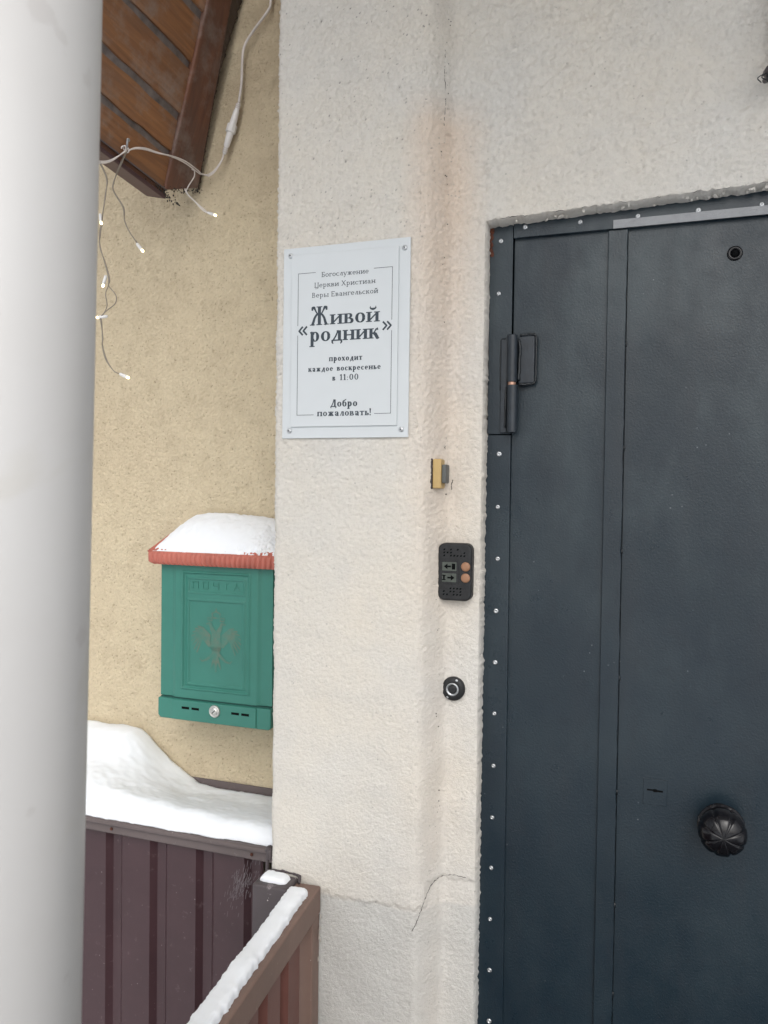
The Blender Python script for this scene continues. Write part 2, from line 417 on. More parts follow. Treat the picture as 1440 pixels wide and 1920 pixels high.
# lintel wall over the door
xL = axis(-.2699, -.2699, .24, 1.6, .003, .05); xL[0] = pr[-1, 0]; zL = zA[zA > Zt]; zL = np.r_[Zt, zL]
xx, z2 = np.meshgrid(xL, zL); d, pit = white_disp(xx, z2)
edge = Zt+.014*(xx+.268)/.43+samp(F_s, xx, xx*0+.2)*.0004+samp(F_e, xx, xx*0+.5)*.0005
z3 = z2+(edge-Zt)*(1-np.clip((z2-Zt)/.08, 0, 1))
P = np.stack([xx, .05-d, z3], -1)
P[:, 0] = P[:, 0]
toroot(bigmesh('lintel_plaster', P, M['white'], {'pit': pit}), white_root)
so_ = np.array([0, .003, .008, .014, .02, .06]); ed = edge[0]
SX = np.broadcast_to(xL[None], (len(so_), len(xL)))
SY = (.05-d[0])[None]+so_[:, None]; SZ = ed[None]+(np.array([0, -.0015, -.0028, -.0035, -.004, -.004])[:, None])+samp(F_e, SX+.4, so_[:, None]+SX*0)*.0006
toroot(bigmesh('soffit_plaster', np.stack([SX, SY, SZ], -1), M['white'], {'pit': SX*0}), white_root)
# wall to the right of the door (outside the frame)
toroot(MB().box((.70, .05, 0), (1.6, .30, 2.03)).build('side_wall', M['white']), white_root)
toroot(MB().box((-.62, .28, 0), (-.262, .40, 3.3)).box((.68, .30, 0), (1.6, .40, 3.3)).box((-.262, .28, 2.05), (.68, .40, 3.3)).build('wall_core', M['white']), white_root)
# crumbs of plaster hanging along the lintel edge
cb_ = MB()
for i in range(34):
    x = random.choice((random.uniform(-.26, .24), random.gauss(.085, .02), random.gauss(.155, .012), random.gauss(-.15, .05)))
    cb_.lathe((x, .058+random.random()*.015, Zt+.014*(x+.268)/.43-.0045), [(random.uniform(.001, .0035), -.002), (random.uniform(.001, .003), .0008), (.0005, .0022)], 6, axis=(random.gauss(0, .3), random.gauss(0, .3), -1), sx=random.uniform(.8, 2.2))
for i in range(40):
    z = random.uniform(.62, 2.0); cb_.lathe((-.2685, .055+random.random()*.02, z), [(random.uniform(.0008, .0022), -.001), (random.uniform(.0008, .0018), .0008), (.0004, .0018)], 5, axis=(1, random.gauss(0, .3), random.gauss(0, .3)), sx=random.uniform(.8, 2.5))
toroot(cb_.build('plaster_crumbs', M['white'], kind='stuff'), white_root)
# cracks
def ribbon(pts, wd, nrmv=(0, -1, 0)):
    b = MB(); pts = [Vector(p) for p in pts]; nv = Vector(nrmv)
    vs = []
    for i, p in enumerate(pts):
        t = (pts[min(i+1, len(pts)-1)]-pts[max(i-1, 0)]).normalized(); s_ = t.cross(nv).normalized(); ww = wd*(.35+.9*random.random())*(0.25 if i in (0, len(pts)-1) else 1)
        vs += [p+s_*ww, p-s_*ww]
    b.add(vs, [(2*i, 2*i+1, 2*i+3, 2*i+2) for i in range(len(pts)-1)]); return b
def jitter(pts, a, n=5):
    q = spline(pts, n); return [Vector((p.x+random.gauss(0, a), p.y, p.z+random.gauss(0, a))) for p in q]

# ------------------------------------------------------------------ beige wall
xb = axis(-4.6, -1.36, -.62, -.62, .003, .06); zb = axis(0, .78, 2.68, 3.6, .003, .05)
xx, z2 = np.meshgrid(xb, zb)
G_l = band(.012, .45, 11); G_s = band(.007, .35, 12); G_p = band(.0085, .3, 13)
p = samp(G_p, xx, z2); pit = sst(.7, 2.1, p)
d = (.35*samp(G_l, xx, z2)+.8*samp(G_s, xx, z2))*.0014+samp(F_w, xx+.5, z2)*.0006-pit*.0018
zc = 2.222+.002*samp(F_e, xx, z2*0)
d -= np.exp(-((z2-zc)/.0015)**2)*.0014*(xx > -1.0)
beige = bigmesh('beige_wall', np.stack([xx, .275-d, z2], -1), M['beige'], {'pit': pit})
tag(beige, 'cream beige pebbly rendered house wall behind the green mailbox', 'wall')

# ------------------------------------------------------------------ lettering
def ell(cx, cy, rx, ry, a0, a1, W, T, n=22):
    pts, ws = [], []
    for i in range(n+1):
        a = math.radians(a0+(a1-a0)*i/n); pts.append((cx+rx*math.cos(a), cy+ry*math.sin(a))); ws.append(T+(W-T)*abs(math.cos(a))**1.6)
    return pts, ws
def glyph(c, W, T, Sf):
    s = []
    def L(p, w_): s.append((p, w_ if isinstance(w_, list) else [w_]*len(p)))
    def sf(x, y, w_=None, l=None, r=None):
        h = (w_ or W)/2+Sf; yy = y+(T/2 if y < .01 else -T/2); L([(x-(h if l is None else l), yy), (x+(h if r is None else r), yy)], T)
    def V(x, a=0., b=1., w_=None, bot=True, top=True):
        w_ = w_ or W; L([(x, a), (x, b)], w_)
        if bot: sf(x, a, w_) if a >= 0 else L([(x-w_/2-Sf, a+T/2), (x+w_/2+Sf, a+T/2)], T)
        if top: sf(x, b, w_)
    def E(*a, **k): s.append(ell(*a, **k))
    h = W/2
    if c == 'о': E(.46, .5, .46-h, .5-T/2, 0, 360, W, T); adv = .92
    elif c == 'О': E(.7, .75, .7-h, .75-T/2, 0, 360, W, T); adv = 1.4
    elif c == '0': E(.42, .72, .42-h, .72-T/2, 0, 360, W, T); adv = .84
    elif c == 'с': E(.46, .5, .46-h, .5-T/2, 50, 318, W, T); L([(.74, .80), (.76, .72)], W*.75); adv = .82
    elif c == 'е': E(.46, .5, .46-h, .5-T/2, 0, 318, W*.95, T); L([(.1, .52), (.86, .52)], T); adv = .9
    elif c == 'а':
        L([(.66, .78), (.66, .12), (.72, .03), (.86, .04)], [W, W, T*1.2, T]); E(.40, .76, .27-h*.3, .24-T/2, 0, 165, W, T)
        L([(.15, .78), (.17, .70)], W*.7); E(.36, .29, .30-h, .29-T/2, 60, 330, W, T); L([(.42, .56), (.66, .56)], T); adv = .9
    elif c in 'ий':
        V(.22); V(.88); L([(.22, .1), (.88, .9)], T*1.5); adv = 1.1
        if c == 'й': E(.55, 1.44, .24, .17, 180, 360, T*1.3, T*2.2); L([(.31, 1.46), (.36, 1.47)], W*.6); L([(.74, 1.47), (.79, 1.46)], W*.6)
    elif c == 'н': V(.22); V(.88); L([(.22, .5), (.88, .5)], T*1.2); adv = 1.1
    elif c == 'п': V(.22, top=False); V(.88, top=False); L([(.05, 1-T/2), (1.05, 1-T/2)], T*1.2); adv = 1.1
    elif c == 'т': V(.46, top=False); L([(.05, 1-T/2), (.87, 1-T/2)], T*1.2); L([(.07, 1), (.07, .76)], T); L([(.85, 1), (.85, .76)], T); adv = .92
    elif c == 'г': V(.22, top=False); L([(.05, 1-T/2), (.74, 1-T/2)], T*1.2); L([(.72, 1), (.72, .72)], T*1.1); adv = .78
    elif c == 'в':
        V(.22); L([(.22, .53), (.5, .53)], T); L([(.22, 1-T/2), (.46, 1-T/2)], T); L([(.22, T/2), (.5, T/2)], T)
        E(.46, .765, .27-h*.6, .235-T/2, -90, 90, W*.9, T, n=12); E(.50, .265, .33-h*.6, .265-T/2, -90, 90, W, T, n=12); adv = .9
    elif c in 'ьы':
        V(.22); L([(.22, .55), (.46, .55)], T); L([(.22, T/2), (.46, T/2)], T); E(.46, .275, .32-h*.6, .275-T/2, -90, 90, W, T, n=12); adv = .82
        if c == 'ы': V(1.12); adv = 1.32
    elif c == 'р': V(.24, -.52, 1, top=False); L([(.06, .9), (.24, .97)], T*1.6); E(.52, .5, .40-h, .5-T/2, -150, 150, W, T); adv = .98
    elif c == 'у': L([(.12, .98), (.48, .06)], W); L([(.84, .98), (.42, -.28), (.28, -.5), (.12, -.48)], [T*1.2, T*1.2, T*1.3, W*.6]); sf(.14, 1); sf(.84, 1, T); adv = .95
    elif c == 'к':
        V(.22); L([(.26, .48), (.5, .58), (.66, .9), (.84, .94)], [T, T*1.2, T*1.5, W*.8]); L([(.42, .58), (.62, .42), (.78, .08), (.95, .03)], [W*.8, W, W, T]); adv = .95
    elif c == 'х': L([(.14, .97), (.78, .03)], W); L([(.14, .03), (.76, .97)], T*1.2); sf(.15, 1, T); sf(.77, 1, T); sf(.13, 0, T); sf(.79, 0, T); adv = .92
    elif c == 'л': V(.74, top=False); L([(.76, 1-T), (.5, .97), (.3, .25), (.1, .06)], [T, T*1.4, T*1.4, W*.6]); adv = .95
    elif c in 'дД':
        H = 1.5 if c == 'Д' else 1.; k = 1.25 if c == 'Д' else 1.
        L([(.76*k, .05), (.76*k, H)], W); L([(.70*k, H-T/2), (.50*k, H-T/2)], T*1.5); L([(.6*k, H-T), (.42*k, H*.45), (.2*k, .06)], T*1.6)
        L([(.06*k, .04), (.98*k, .04)], T*1.4); L([(.12*k, .06), (.10*k, -.16), (.2*k, -.30)], [W*.7, W*.5, T]); L([(.92*k, .06), (.96*k, -.16), (.84*k, -.30)], [W*.7, W*.5, T]); adv = 1.02*k
    elif c == 'ж':
        V(.65); L([(.12, .93), (.3, .85), (.45, .55), (.65, .5)], [W*.7, T*1.4, T*1.4, T]); L([(1.18, .93), (1., .85), (.85, .55), (.65, .5)], [W*.7, T*1.4, T*1.4, T])
        L([(.1, .05), (.26, .12), (.42, .45), (.6, .5)], [T, W*.8, W*.8, T]); L([(1.2, .05), (1.04, .12), (.88, .45), (.7, .5)], [T, W*.8, W*.8, T]); adv = 1.3
    elif c == 'б': E(.46, .5, .46-h, .5-T/2, 0, 360, W, T); L([(.12, .6), (.2, 1.1), (.5, 1.28), (.82, 1.5)], [W*.8, W*.7, T*1.6, T]); adv = .92
    elif c == 'Ж':
        V(.85, 0, 1.9, W*1.05); 
        for m in (-1, 1):
            f = lambda x: .85+m*x
            L([(f(.62), 1.50), (f(.60), 1.78), (f(.46), 1.80), (f(.36), 1.55), (f(.22), 1.22), (f(.0), 1.12)], [W*.55, W*.75, W*.8, W*.55, T*1.4, T])
            L([(f(.0), 1.14), (f(.26), 1.04), (f(.42), .72), (f(.52), .30), (f(.62), 0.)], [T, T*2.2, W*.75, W*.85, W*.85]); L([(f(.38), T/2), (f(.82), T/2)], T)
        adv = 1.72
    elif c == 'Б': V(.22, 0, 1.5, top=False); L([(.05, 1.5-T/2), (.82, 1.5-T/2)], T*1.2); L([(.82, 1.5), (.82, 1.2)], T); L([(.22, .84), (.5, .84)], T); L([(.22, T/2), (.5, T/2)], T); E(.5, .42, .42-h, .42-T/2, -90, 90, W, T); adv = .98
    elif c == 'В': V(.22, 0, 1.5); L([(.22, .8), (.5, .8)], T); L([(.22, 1.5-T/2), (.46, 1.5-T/2)], T); L([(.22, T/2), (.5, T/2)], T); E(.46, 1.15, .34-h, .35-T/2, -90, 90, W, T); E(.5, .4, .42-h, .4-T/2, -90, 90, W, T); adv = 1.0
    elif c == 'Е': V(.22, 0, 1.5); L([(.22, 1.5-T/2), (.9, 1.5-T/2)], T*1.2); L([(.22, T/2), (.92, T/2)], T*1.2); L([(.22, .78), (.7, .78)], T*1.1); L([(.9, 1.5), (.9, 1.22)], T); L([(.92, 0), (.92, .28)], T); L([(.7, .9), (.7, .66)], T); adv = 1.02
    elif c == 'Ц': V(.22, 0, 1.5, bot=False); V(1.0, 0, 1.5, bot=False); L([(.05, T/2), (1.12, T/2)], T*1.2); L([(.98, 0), (1.0, -.25), (.6, -.36), (.2, -.30)], T); adv = 1.2
    elif c == 'Х': L([(.16, 1.47), (1.0, .03)], W); L([(.16, .03), (.98, 1.47)], T*1.2); sf(.17, 1.5, T); sf(.98, 1.5, T); sf(.15, 0, T); sf(1.0, 0, T); adv = 1.16
    elif c == '1': V(.3, 0, 1.44, top=False); L([(.06, 1.16), (.3, 1.38)], T*1.6); adv = .56
    elif c == ':': L([(.15, .0), (.15, .2)], .2); L([(.15, .6), (.15, .8)], .2); adv = .34
    elif c == '!': L([(.15, .42), (.15, 1.55)], [T*1.2, W*1.1]); L([(.15, -.02), (.15, .2)], W); adv = .36
    elif c in '«»':
        for o_ in (0, .42):
            q = [(.42+o_, .94), (.05+o_, .5), (.42+o_, .06)]
            if c == '»': q = [(.9-x, y) for x, y in q]
            L(q, W*1.15)
        adv = .9
    elif c == 'ч': V(.88); L([(.22, 1), (.22, .62), (.4, .45), (.88, .45)], W); adv = 1.1
    else: adv = .5
    return s, adv
def stroke_mesh(b, pts, ws, ox, oz, sc, scx, y, dy):
    """one flat stroke: quads and round joints, each sheet a hair above the last"""
    P = [(ox+p[0]*scx, oz+p[1]*sc) for p in pts]; Wd = [v*sc/2 for v in ws]
    for i in range(len(P)-1):
        (x0_, z0), (x1_, z1) = P[i], P[i+1]; l = math.hypot(x1_-x0_, z1-z0) or 1e-9; nx, nz = -(z1-z0)/l, (x1_-x0_)/l
        a, c_ = Wd[i], Wd[i+1]; dy[0] += 1.5e-7; yy = y-dy[0]
        b.add([(x0_+nx*a, yy, z0+nz*a), (x0_-nx*a, yy, z0-nz*a), (x1_-nx*c_, yy, z1-nz*c_), (x1_+nx*c_, yy, z1+nz*c_)], [(0, 1, 2, 3)])
    for i in range(1, len(P)-1):
        dy[0] += 1.5e-7; yy = y-dy[0]; b.add([(P[i][0]+Wd[i]*math.cos(k*PI/4), yy, P[i][1]+Wd[i]*math.sin(k*PI/4)) for k in range(8)], [tuple(range(8))])
def text(b, txt, xa, xb_, zb_, xh, W, T, Sf, y, gap=.1, sp=.55):
    items = [(c, *glyph(c, W, T, Sf)) for c in txt]; tot = 0
    for c, s, adv in items: tot += (sp if c == ' ' else adv+gap)
    tot -= gap; scx = (xb_-xa)/tot; x = xa; dy = [0.]
    for c, s, adv in items:
        if c == ' ': x += sp*scx; continue
        for pts, ws in s: stroke_mesh(b, pts, ws, x, zb_, xh, scx, y, dy)
        x += (adv+gap)*scx

# ------------------------------------------------------------------ sign
sg = thing('church_sign', 'pale grey two-layer sign with dark Russian lettering screwed to the white pillar', 'sign', (-.5, -.003, 1.645))
def add(mb, name, mat, root, **k): return toroot(mb.build(name, mat, None, **k), root)
add(MB().box((-.6175, -.0045, 1.6455), (-.384, -.0012, 1.9785)), 'back_plate', M['plate'], sg, bevel=.0006)
fp = add(MB().box((-.6005, -.0075, 1.6655), (-.4035, -.0046, 1.9645)), 'front_plate', M['plate'], sg, bevel=.0005)
ys = -.00762
b1, b2 = MB(), MB()
LW, LT, LS = .22, .13, .10
text(b1, 'Богослужение', -.5436, -.4567, 1.9231, .0057, LW, LT, LS, ys, .09)
text(b1, 'Церкви Христиан', -.5569, -.4440, 1.9058, .0057, LW, LT, LS, ys, .09)
text(b1, 'Веры Евангельской', -.5613, -.4391, 1.8886, .0057, LW, LT, LS, ys, .09)
text(b2, 'Живой', -.5652, -.4360, 1.8408, .0170, .33, .10, .08, ys, .05)
text(b2, 'родник', -.5649, -.4363, 1.8125, .0172, .33, .10, .08, ys, .05)
text(b2, '«', -.5858, -.5689, 1.8240, .0168, .17, .09, 0, ys); text(b2, '»', -.4312, -.4148, 1.8250, .0160, .17, .09, 0, ys)
MW, MT, MS = .36, .14, .08
text(b2, 'проходит', -.5277, -.4664, 1.7775, .0067, MW, MT, MS, ys, .22)
text(b2, 'каждое воскресенье', -.5666, -.4330, 1.7607, .0064, MW, MT, MS, ys, .2, .9)
text(b2, 'в', -.5210, -.5155, 1.7440, .0066, MW, MT, MS, ys); text(b2, '11:00', -.5075, -.4727, 1.7442, .0071, .30, .13, MS, ys, .12)
text(b2, 'Добро', -.5245, -.4743, 1.6990, .0083, MW, MT, MS, ys, .12)
text(b2, 'пожаловать!', -.5491, -.4489, 1.6832, .0075, MW, MT, MS, ys, .12)
lw = .00042
for (xa, za, xb_, zb_) in ((-.5875, 1.9320, -.5550, 1.9320), (-.4469, 1.9306, -.4143, 1.9306), (-.5875, 1.9320, -.5875, 1.8418), (-.5875, 1.8245, -.5875, 1.6858),
                          (-.4143, 1.9306, -.4143, 1.8425), (-.4143, 1.8245, -.4143, 1.6858), (-.5875, 1.6858, -.5560, 1.6858), (-.4431, 1.6858, -.4143, 1.6858)):
    b1.box((min(xa, xb_)-lw, ys-.00008, min(za, zb_)-lw), (max(xa, xb_)+lw, ys, max(za, zb_)+lw))
q = b1.build('thin_lettering', M['inkthin']); q2 = b2.build('bold_lettering', M['ink'])
for o in (q, q2): o.parent = fp; o.matrix_parent_inverse = Matrix.Translation(sg.location).inverted() @ Matrix.Identity(4); o.matrix_parent_inverse = Matrix.Identity(4)
def screw_mb():
    return MB().lathe((0, 0, 0), [(.0046, 0), (.0046, .0006), (.0040, .0017), (.0026, .0025), (.0012, .0028)], 16)
sc0 = screw_mb(); scm = None
def place(name, proto, loc, root, rot=(0, 0, 0), mat=None):
    o = proto.copy(); C.objects.link(o); o.name = name; o.parent = root; o.matrix_parent_inverse = Matrix.Identity(4)
    o.location = Vector(loc)-root.location; o.rotation_euler = rot; return o
proto = None
for (x, z) in ((-.6040, 1.9655), (-.3940, 1.9610), (-.3962, 1.6585), (-.6035, 1.6587)):
    if proto is None:
        proto = sc0.build('screw', M['screw'], smooth=True); o = proto; o.parent = sg; o.location = Vector((x, -.0045, z))-sg.location
    else: o = place('screw', proto, (x, -.0045, z), sg)
    s_ = MB()
    for a in (0, PI/2):
        an = a+random.uniform(0, 1.5); cx_, cz_ = math.cos(an), math.sin(an)
        s_.add([(-cx_*.0017-cz_*.0004, -.0029-a*1e-4, -cz_*.0017+cx_*.0004), (cx_*.0017-cz_*.0004, -.0029-a*1e-4, cz_*.0017+cx_*.0004), (cx_*.0017+cz_*.0004, -.0029-a*1e-4, cz_*.0017-cx_*.0004), (-cx_*.0017+cz_*.0004, -.0029-a*1e-4, -cz_*.0017-cx_*.0004)], [(0, 1, 2, 3)])
    r_ = s_.build('recess', M['hole'], o)

# ------------------------------------------------------------------ door
dr = thing('steel_door', 'dark blue-grey painted steel door in a riveted metal frame', 'door', (.2, .1, 0))
leaf_y = .086
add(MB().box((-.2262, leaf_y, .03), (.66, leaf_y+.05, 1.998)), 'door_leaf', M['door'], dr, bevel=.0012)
# frame strips: upper piece beside the hinge, lower piece, head piece
add(MB().box((-.2665, .0785, 1.6550), (-.2275, .084, 2.017)), 'frame_strip', M['door'], dr, bevel=.0008)
low = MB()
zs = np.linspace(0.02, 1.6535, 30)
P = [(-.2700, .0795, 0.02), (-.2245, .0795, .02)]
fs1 = add(MB().add([(-.2700,.0795,.02),(-.2212,.0795,.02),(-.2262,.0795,1.6535),(-.2690,.0795,1.6535),(-.2700,.085,.02),(-.2212,.085,.02),(-.2262,.085,1.6535),(-.2690,.085,1.6535)],
    [(0,1,2,3),(7,6,5,4),(0,4,5,1),(1,5,6,2),(2,6,7,3),(3,7,4,0)]), 'frame_strip', M['door'], dr, bevel=.0008)
fs2 = add(MB().box((-.2265, .0775, 1.9870), (.67, .0835, 2.05)), 'head_strip', M['door'], dr, bevel=.0008)
add(MB().box((-.29, .0865, 0), (-.2285, .14, 2.06)).box((-.2285, .140, 0), (.67, .16, 2.06)), 'frame_backing', M['hole'], dr)
add(MB().box((-.0640, .0755, 1.9865), (.67, .0772, 2.0005)), 'weather_strip', M['felt'], dr, bevel=.0006)
# vertical cover bar welded on the leaf, right edge slightly ragged
zr = np.linspace(.05, 1.985, 130); eR = -.0415+samp(F_e, zr*0+.1, zr)*.0005-np.exp(-((zr-1.80)/.005)**2)*.0018-np.exp(-((zr-1.46)/.005)**2)*.0016-np.exp(-((zr-1.06)/.006)**2)*.0015
cb = MB(); ring = np.zeros((len(zr), 6, 3))
for j, (fx_, fy_) in enumerate(((-.0715, leaf_y+.001), (-.0715, .0815), (-.0705, .0805), (None, .0805), (None, .0815), (None, leaf_y+.001))):
    ring[:, j, 0] = fx_ if fx_ is not None else (eR-(.0008 if fy_ == .0805 else 0)); ring[:, j, 1] = fy_; ring[:, j, 2] = zr
cb.grid(ring); add(cb, 'cover_bar', M['door'], dr)
for z in (1.80, 1.46, 1.63, 1.06, 1.25, .87, .72):
    add(MB().lathe((-.0408, .0853, z), [(.0024, 0), (.002, .001), (.0008, .002)], 8, sx=2.2), 'weld_spot', M['weld'], dr, smooth=True)
# seam lines between strips
add(MB().box((-.0412, .0845, .05), (-.0402, .0858, 1.985)), 'seam', M['hole'], dr)
# rivets
rv = MB().lathe((0, 0, 0), [(.0040, 0), (.0040, .0008), (.0034, .0018), (.0022, .0023), (.0016, .0021), (.0014, .0012)], 14)
rp = None
def rivet(x, y, z, root):
    global rp
    if rp is None: rp = rv.build('rivet', M['rivet'], smooth=True); o = rp; o.parent = root; o.location = Vector((x, y, z))-dr.location
    else:
        o = rp.copy(); C.objects.link(o); o.name = 'rivet'; o.parent = root; o.location = Vector((x, y, z))-dr.location
    o.rotation_euler = (random.gauss(0, .06), 0, random.gauss(0, .06))
    k = .9+.2*random.random(); o.scale = (k, 1, k)
strips = [o for o in bpy.data.objects if o.name.startswith('frame_strip')]
up_s = [o for o in strips if o.name == 'frame_strip'][0]
for o in (up_s, fs1, fs2): o.matrix_parent_inverse = Matrix.Identity(4); o.location = -dr.location
def reloc(root_part): pass
RV = {}
for o in (up_s, fs1, fs2): RV[o.name] = o
def rivet2(x, y, z, part):
    global rp
    if rp is None: o = rp = rv.build('rivet', M['rivet'], smooth=True)
    else: o = rp.copy(); C.objects.link(o); o.name = 'rivet'
    o.parent = part; o.location = (x, y, z); o.rotation_euler = (random.gauss(0, .08), 0, random.gauss(0, .08)); k = .9+.2*random.random(); o.scale = (k, 1, k)
for i, z in enumerate((1.984, 1.895)): rivet2((-.2480, -.2505)[i], .0785, z, up_s)
for i in range(18): rivet2(-.2452-.00025*i+random.gauss(0, .0006), .0795, 1.621-.0903*i*.998+random.gauss(0, .0007), fs1)
for i in range(9): rivet2(-.207+.0905*i, .0775, 2.0035-.0004*i+random.gauss(0, .0005), fs2)
# rusty top corner
kk = MB()
for i in range(26):
    a = random.random(); kk.lathe((-.2645+random.gauss(0, .0012), .0775, 2.012-a*.05), [(random.uniform(.002, .004), 0), (.001, random.uniform(.0005, .0015))], 6, sx=random.uniform(.8, 1.8))
add(kk, 'rust_flakes', M['rust'], dr)
# hinge
hg = MB().tube([(-.2238, .0665, 1.7415), (-.2238, .0665, 1.8200), (-.2238, .0665, 1.8215)], [.0088, .0088, .0075], 20)
hinge = add(hg, 'hinge', M['hinge'], dr, bevel=.0008)
hinge.matrix_parent_inverse = Matrix.Identity(4); hinge.location = -dr.location
def sub(mb, name, mat, **k): o = mb.build(name, mat, None, **k); o.parent = hinge; return o
sub(MB().tube([(-.2222, .0665, 1.6560), (-.2222, .0665, 1.6575), (-.2222, .0665, 1.7365)], [.0078, .0090, .0090], 20), 'lower_knuckle', M['hinge'], bevel=.0008)
sub(MB().tube([(-.2235, .0665, 1.7365), (-.2235, .0665, 1.7415)], .0068, 16), 'bearing_ring', M['copper'])
sub(MB().box((-.2440, .0735, 1.6570), (-.2330, .0784, 1.8160)), 'frame_plate', M['hinge'], bevel=.001)
sub(MB().box((-.2150, .0750, 1.7400), (-.1870, .0858, 1.8205)), 'leaf_plate', M['hinge'], bevel=.002)
def weldpath(pts, r):
    q = spline(pts, 7); b = MB(); b.tube([p+Vector((random.gauss(0, .0003), 0, random.gauss(0, .0003))) for p in q], [r*random.uniform(.75, 1.2) for _ in q], 8); return b
sub(weldpath([(-.2120, .0745, 1.8205), (-.195, .0745, 1.8225), (-.1868, .0745, 1.8205), (-.1848, .0755, 1.812), (-.1848, .0755, 1.78), (-.1852, .0755, 1.75), (-.1875, .0755, 1.7405), (-.198, .0755, 1.7385), (-.2130, .0745, 1.7385)], .0022), 'weld_bead', M['weld'], smooth=True)
sub(weldpath([(-.2145, .0740, 1.812), (-.2120, .0740, 1.80), (-.2128, .0740, 1.77), (-.2135, .0740, 1.745)], .0028), 'weld_bead', M['weld'], smooth=True)
sub(weldpath([(-.2345, .0735, 1.735), (-.2350, .0735, 1.70), (-.2350, .0735, 1.665)], .0022), 'weld_bead', M['weld'], smooth=True)
sub(weldpath([(-.2365, .0745, 1.8165), (-.2440, .0765, 1.8160), (-.2452, .0775, 1.80), (-.2450, .0775, 1.73)], .0012), 'weld_bead', M['weld'], smooth=True)
# peephole
pe = MB().lathe((.1195, leaf_y, 1.9335), [(.0115, 0), (.0115, .0010), (.0098, .0026), (.0075, .0030), (.0062, .0012), (.0060, .0008)], 28)
pp = add(pe, 'peephole', M['knob'], dr, smooth=True)
o = MB().lathe((.1195, leaf_y-.0005, 1.9335), [(.0056, 0), (.0050, .0015), (.0025, .0026), (.0005, .0028)], 20).build('lens', M['hole'], pp, smooth=True)
# keyhole
kp = MB().box((.0005, leaf_y-.0016, 1.0475), (.0375, leaf_y+.001, 1.0900))
ko = add(kp, 'keyhole_plate', M['door'], dr, bevel=.0005)
kh = MB().box((.0065, leaf_y-.0021, 1.0705), (.0190, leaf_y-.00165, 1.0730)).box((.0185, leaf_y-.0022, 1.0697), (.0310, leaf_y-.0017, 1.0725)).box((.016, leaf_y-.0023, 1.0690), (.0215, leaf_y-.00175, 1.0737))
kh.build('keyhole', M['hole'], ko)

# knob
kx, kz = .1165, 1.0380
knb = MB(); n = 96; prof = [(.018, 0), (.018, .006), (.012, .010), (.012, .018), (.0300, .022), (.0338, .0250), (.0350, .0272), (.0345, .0295), (.0318, .0300), (.0312, .034), (.0340, .042), (.0352, .050), (.0345, .058), (.0310, .066), (.0240, .0725), (.0150, .0760), (.006, .0772), (.0008, .0772)]
vs, fs = [], []
for r_, h_ in prof:
    for k in range(n):
        a = 2*PI*k/n; m = 1.
        if h_ > .032: m = 1-.055*max(0, 1-abs(((a*8/(2*PI)) % 1)-.5)/.13)*(r_/.03 if r_ > .006 else .2)
        elif .0265 <= h_ <= .0305: m = 1+.02*max(0, 1-abs(((a*10/(2*PI)) % 1)-.5)/.06)
        hh = h_*(1 if h_ < .032 else 1-(1-m)*.7); vs.append((kx+math.cos(a)*r_*m, leaf_y-hh, kz+math.sin(a)*r_*m))
for i in range(len(prof)-1):
    for k in range(n): fs.append((i*n+k, i*n+(k+1) % n, (i+1)*n+(k+1) % n, (i+1)*n+k))
fs.append(tuple((len(prof)-1)*n+k for k in range(n)))
add(MB().add(vs, fs), 'handle', M['knob'], dr, smooth=True)
add(MB().lathe((kx, leaf_y, kz), [(.026, 0), (.026, .0018), (.022, .0035)], 32), 'handle_rose', M['knob'], dr, smooth=True)

# ------------------------------------------------------------------ doorbell, intercom, key reader
db = thing('doorbell', 'small yellowed doorbell with grey button on the pillar return', 'doorbell', (-.352, .026, 1.584))
add(MB().box((-.3560, .012, 1.5590), (-.3455, .042, 1.6110)), 'base', M['browndark'], db, bevel=.002)
add(MB().box((-.3455, .0125, 1.5600), (-.3305, .0415, 1.6100)), 'cover', M['yellow'], db, bevel=.0025)
add(MB().box((-.3305, .0155, 1.5690), (-.3225, .0385, 1.6005)), 'button', M['grey'], db, bevel=.0018)
def surf(x, z=0): return float(np.interp(x, pr[pr[:, 0] > -.6][:, 0], pr[pr[:, 0] > -.6][:, 1])-.0002)
ci = MB()
for pts_, rr_ in (([(-.366, .808), (-.3595, .823), (-.352, .846), (-.345, .868), (-.337, .884), (-.325, .889), (-.305, .8915), (-.285, .8905)], .0007), ([(-.3375, 2.30), (-.3385, 2.26), (-.3365, 2.215), (-.3385, 2.17)], .0005),
                  ([(-.3300, 1.652), (-.3310, 1.628), (-.3290, 1.612)], .0009), ([(-.3180, 1.578), (-.3215, 1.566), (-.3205, 1.558)], .0008)):
    q_ = spline([(a, 0, b) for a, b in pts_], 9); ci.tube([(p.x+random.gauss(0, .0005), surf(p.x), p.z+random.gauss(0, .0006)) for p in q_], [rr_*random.uniform(.1, 1.1) for _ in q_], 5)
for i in range(46):
    z_ = random.uniform(.95, 2.36); x_ = -.3345+random.gauss(0, .0035)
    ci.lathe((x_, surf(x_)+.0003, z_), [(random.uniform(.0006, .0016), 0), (.0003, .0005)], 5)
toroot(ci.build('plaster_crack', M['crack'], kind='stuff'), white_root)

def rrect(cx, cz, w_, h_, r_, n=6):
    out = []
    for (sx_, sz_, a0) in ((1, 1, 0), (-1, 1, 90), (-1, -1, 180), (1, -1, 270)):
        for i in range(n+1):
            a = math.radians(a0+90*i/n); out.append((cx+sx_*(w_/2-r_)+r_*math.cos(a), cz+sz_*(h_/2-r_)+r_*math.sin(a)))
    return out
ic = thing('call_panel', 'black entry call panel with two orange buttons and arrow windows', 'intercom', (-.308, .045, 1.37))
cxp, czp = -.3090, 1.4190
add(MB().prism(rrect(cxp, czp, .0585, .0975, .012), .029, .052), 'case', M['black'], ic, bevel=.0035, seg=3)
